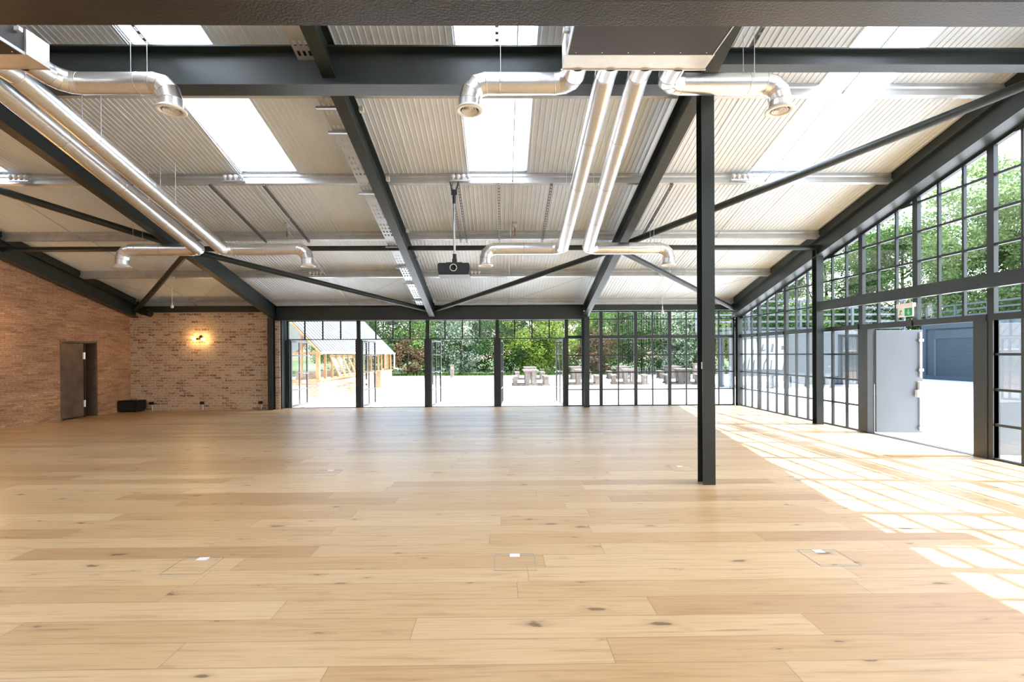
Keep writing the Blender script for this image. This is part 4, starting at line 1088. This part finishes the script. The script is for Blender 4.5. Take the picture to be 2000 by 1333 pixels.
plants = [
 ('shrub_mid', -12.5, 36.4, 1.0, 'mid green shrub seen through the greenhouse glass'),
 ('shrub_dark', -9.2, 37.0, 1.05, 'dark green shrub rising just behind the greenhouse roof end'),
 ('shrub_brown', -6.95, 35.2, .95, 'brown dead shrub in the hedge beside the greenhouse'),
 ('shrub_mid', -6.0, 37.2, 1.05, 'mid green shrub directly behind the brown dead shrub'),
 ('shrub_white', -3.2, 36.6, 1.0, 'white flowering shrub behind the lone short post'),
 ('shrub_dark', -.4, 36.8, 1.05, 'dark green shrub between the white flowering shrub and the yellow green one'),
 ('shrub_yel', 2.2, 36.6, 1.05, 'yellow green shrub right behind the picnic table in the door bay'),
 ('shrub_yel', 4.9, 37.2, 1.0, 'yellow green shrub beside the end wall column, next to the brown one'),
 ('shrub_brown', 7.2, 35.6, 1.15, 'brown shrub behind the picnic tables, seen through the fixed end windows'),
 ('shrub_mid', 8.2, 37.4, 1.1, 'mid green shrub behind the brown shrub at the fixed end windows'),
 ('shrub_dark', 10.9, 36.4, 1.0, 'dark green shrub behind the third fixed end window'),  # same dark green leaves as the other dark shrubs
 ('shrub_white', 13.2, 36.0, 1.1, 'pale blossoming shrub behind the freestanding column'),
 ('shrub_mid', 16.3, 36.6, 1.1, 'mid green shrub seen through the far glazed corner'),
 ('shrub_dark', 19.6, 36.4, 1.15, 'dark green shrub beside the raised deck'),
 ('tree_mid', -14.5, 43.0, .8, 'leafy tree far behind the greenhouse'),
 ('tree_mid', -5.0, 43.5, .75, 'leafy tree behind the dead shrub part of the hedge'),
 ('tree_pale', 2.0, 44.0, .72, 'pale leafy tree behind the yellow green hedge shrubs'),
 ('tree_mid', 9.5, 43.5, .8, 'leafy tree behind the fixed end windows part of the hedge'),
 ('tree_pale', 16.5, 43.0, .85, 'pale leafy tree behind the far glazed corner'),
 ('tree_pale', 22.5, 41.0, 1.0, 'tall pale tree behind the raised deck'),
 ('tree_pale', 27.0, 39.0, 1.0, 'tall pale tree seen over the long side rail near the wall column'),
 ('tree_mid', 30.5, 35.5, 1.05, 'tall leafy tree rising behind the metal stair'),
 ('tree_pale', 31.5, 30.0, 1.05, 'tall pale tree behind the end of the slate grey container'),
 ('tree_pale', 33.0, 25.5, 1.0, 'tall pale tree behind the middle of the slate grey container'),
 ('tree_pale', 32.0, 20.5, 1.0, 'tall pale tree at the edge of the picture behind the container'),
 ('tree_mid', 37.0, 31.0, 1.15, 'tallest leafy tree farthest behind the container'),
 ('shrub_dark', 25.6, 33.6, 1.0, 'dark green shrub at the foot of the metal stair'),
 ('shrub_mid', 22.4, 34.6, 1.1, 'mid green shrub between the raised deck and the metal stair'),
]
cnt = {}
for i, (k, x, y, s_, lb) in enumerate(plants):
    o = proto(k); cnt[k] = cnt.get(k, 0)+1
    o.location = (x, y, -.07); o.rotation_euler = (0, 0, 1.7*i); o.scale = (s_, s_, s_*(1+.06*math.sin(i*2.1)))
    tag(o, lb, 'tree' if 'tree' in k else 'shrub', 'trees behind the yard' if 'tree' in k else 'shrubs of the hedge')

# ------------------------------------------------------------------ light
sc = bpy.context.scene
w = bpy.data.worlds.new('sky'); sc.world = w; w.use_nodes = True; nt = w.node_tree; nt.nodes.clear()
o_ = nt.nodes.new('ShaderNodeOutputWorld'); bg = nt.nodes.new('ShaderNodeBackground'); sk = nt.nodes.new('ShaderNodeTexSky')
sk.sky_type = 'NISHITA'; sk.sun_disc = False; sk.sun_elevation = R(54.7); sk.sun_rotation = R(90); sk.air_density = 1.2; sk.dust_density = 2.5; sk.ozone_density = 1.0
nt.links.new(sk.outputs[0], bg.inputs[0]); bg.inputs[1].default_value = .46; nt.links.new(bg.outputs[0], o_.inputs[0])
sun = bpy.data.lights.new('sun', 'SUN'); sun.energy = 7.5; sun.angle = R(.3); sun.color = (.90, .955, 1.)
so = bpy.data.objects.new('sun', sun); col.objects.link(so)
sd = Vector((1, -.075, 1.39)).normalized(); so.rotation_euler = sd.to_track_quat('Z', 'Y').to_euler(); so.location = (20, 0, 30)

# ------------------------------------------------------------------ camera
yw, rl_, pt = 1.09385451e-02, 5.66217743e-03, -3.74789070e-03
fw = Vector((math.sin(yw)*math.cos(pt), math.cos(yw)*math.cos(pt), math.sin(pt))); rt = Vector((math.cos(yw), -math.sin(yw), 0)); up = rt.cross(fw)
A = rt*math.cos(rl_)-up*math.sin(rl_); B = rt*math.sin(rl_)+up*math.cos(rl_)
cam = bpy.data.cameras.new('camera'); cam.sensor_width = 36; cam.lens = 920/2000*36
cam.shift_x = (1000-989.237)/2000; cam.shift_y = (695.621-666.5)/2000; cam.clip_end = 300; cam.clip_start = .05
co = bpy.data.objects.new('camera', cam); col.objects.link(co)
m = Matrix.Identity(4)
for i in range(3): m[i][0], m[i][1], m[i][2] = A[i], B[i], -fw[i]
m.translation = (0, 0, 1.6); co.matrix_world = m
sc.camera = co
sc.view_settings.view_transform = 'Standard'; sc.view_settings.look = 'None'; sc.view_settings.gamma = 1; sc.view_settings.exposure = 1.42
sc.cycles.max_bounces = 10; sc.cycles.diffuse_bounces = 6; sc.cycles.glossy_bounces = 4; sc.cycles.transparent_max_bounces = 24
sc.cycles.caustics_reflective = False; sc.cycles.caustics_refractive = False; sc.cycles.sample_clamp_indirect = 8.
sc.cycles.use_denoising = True
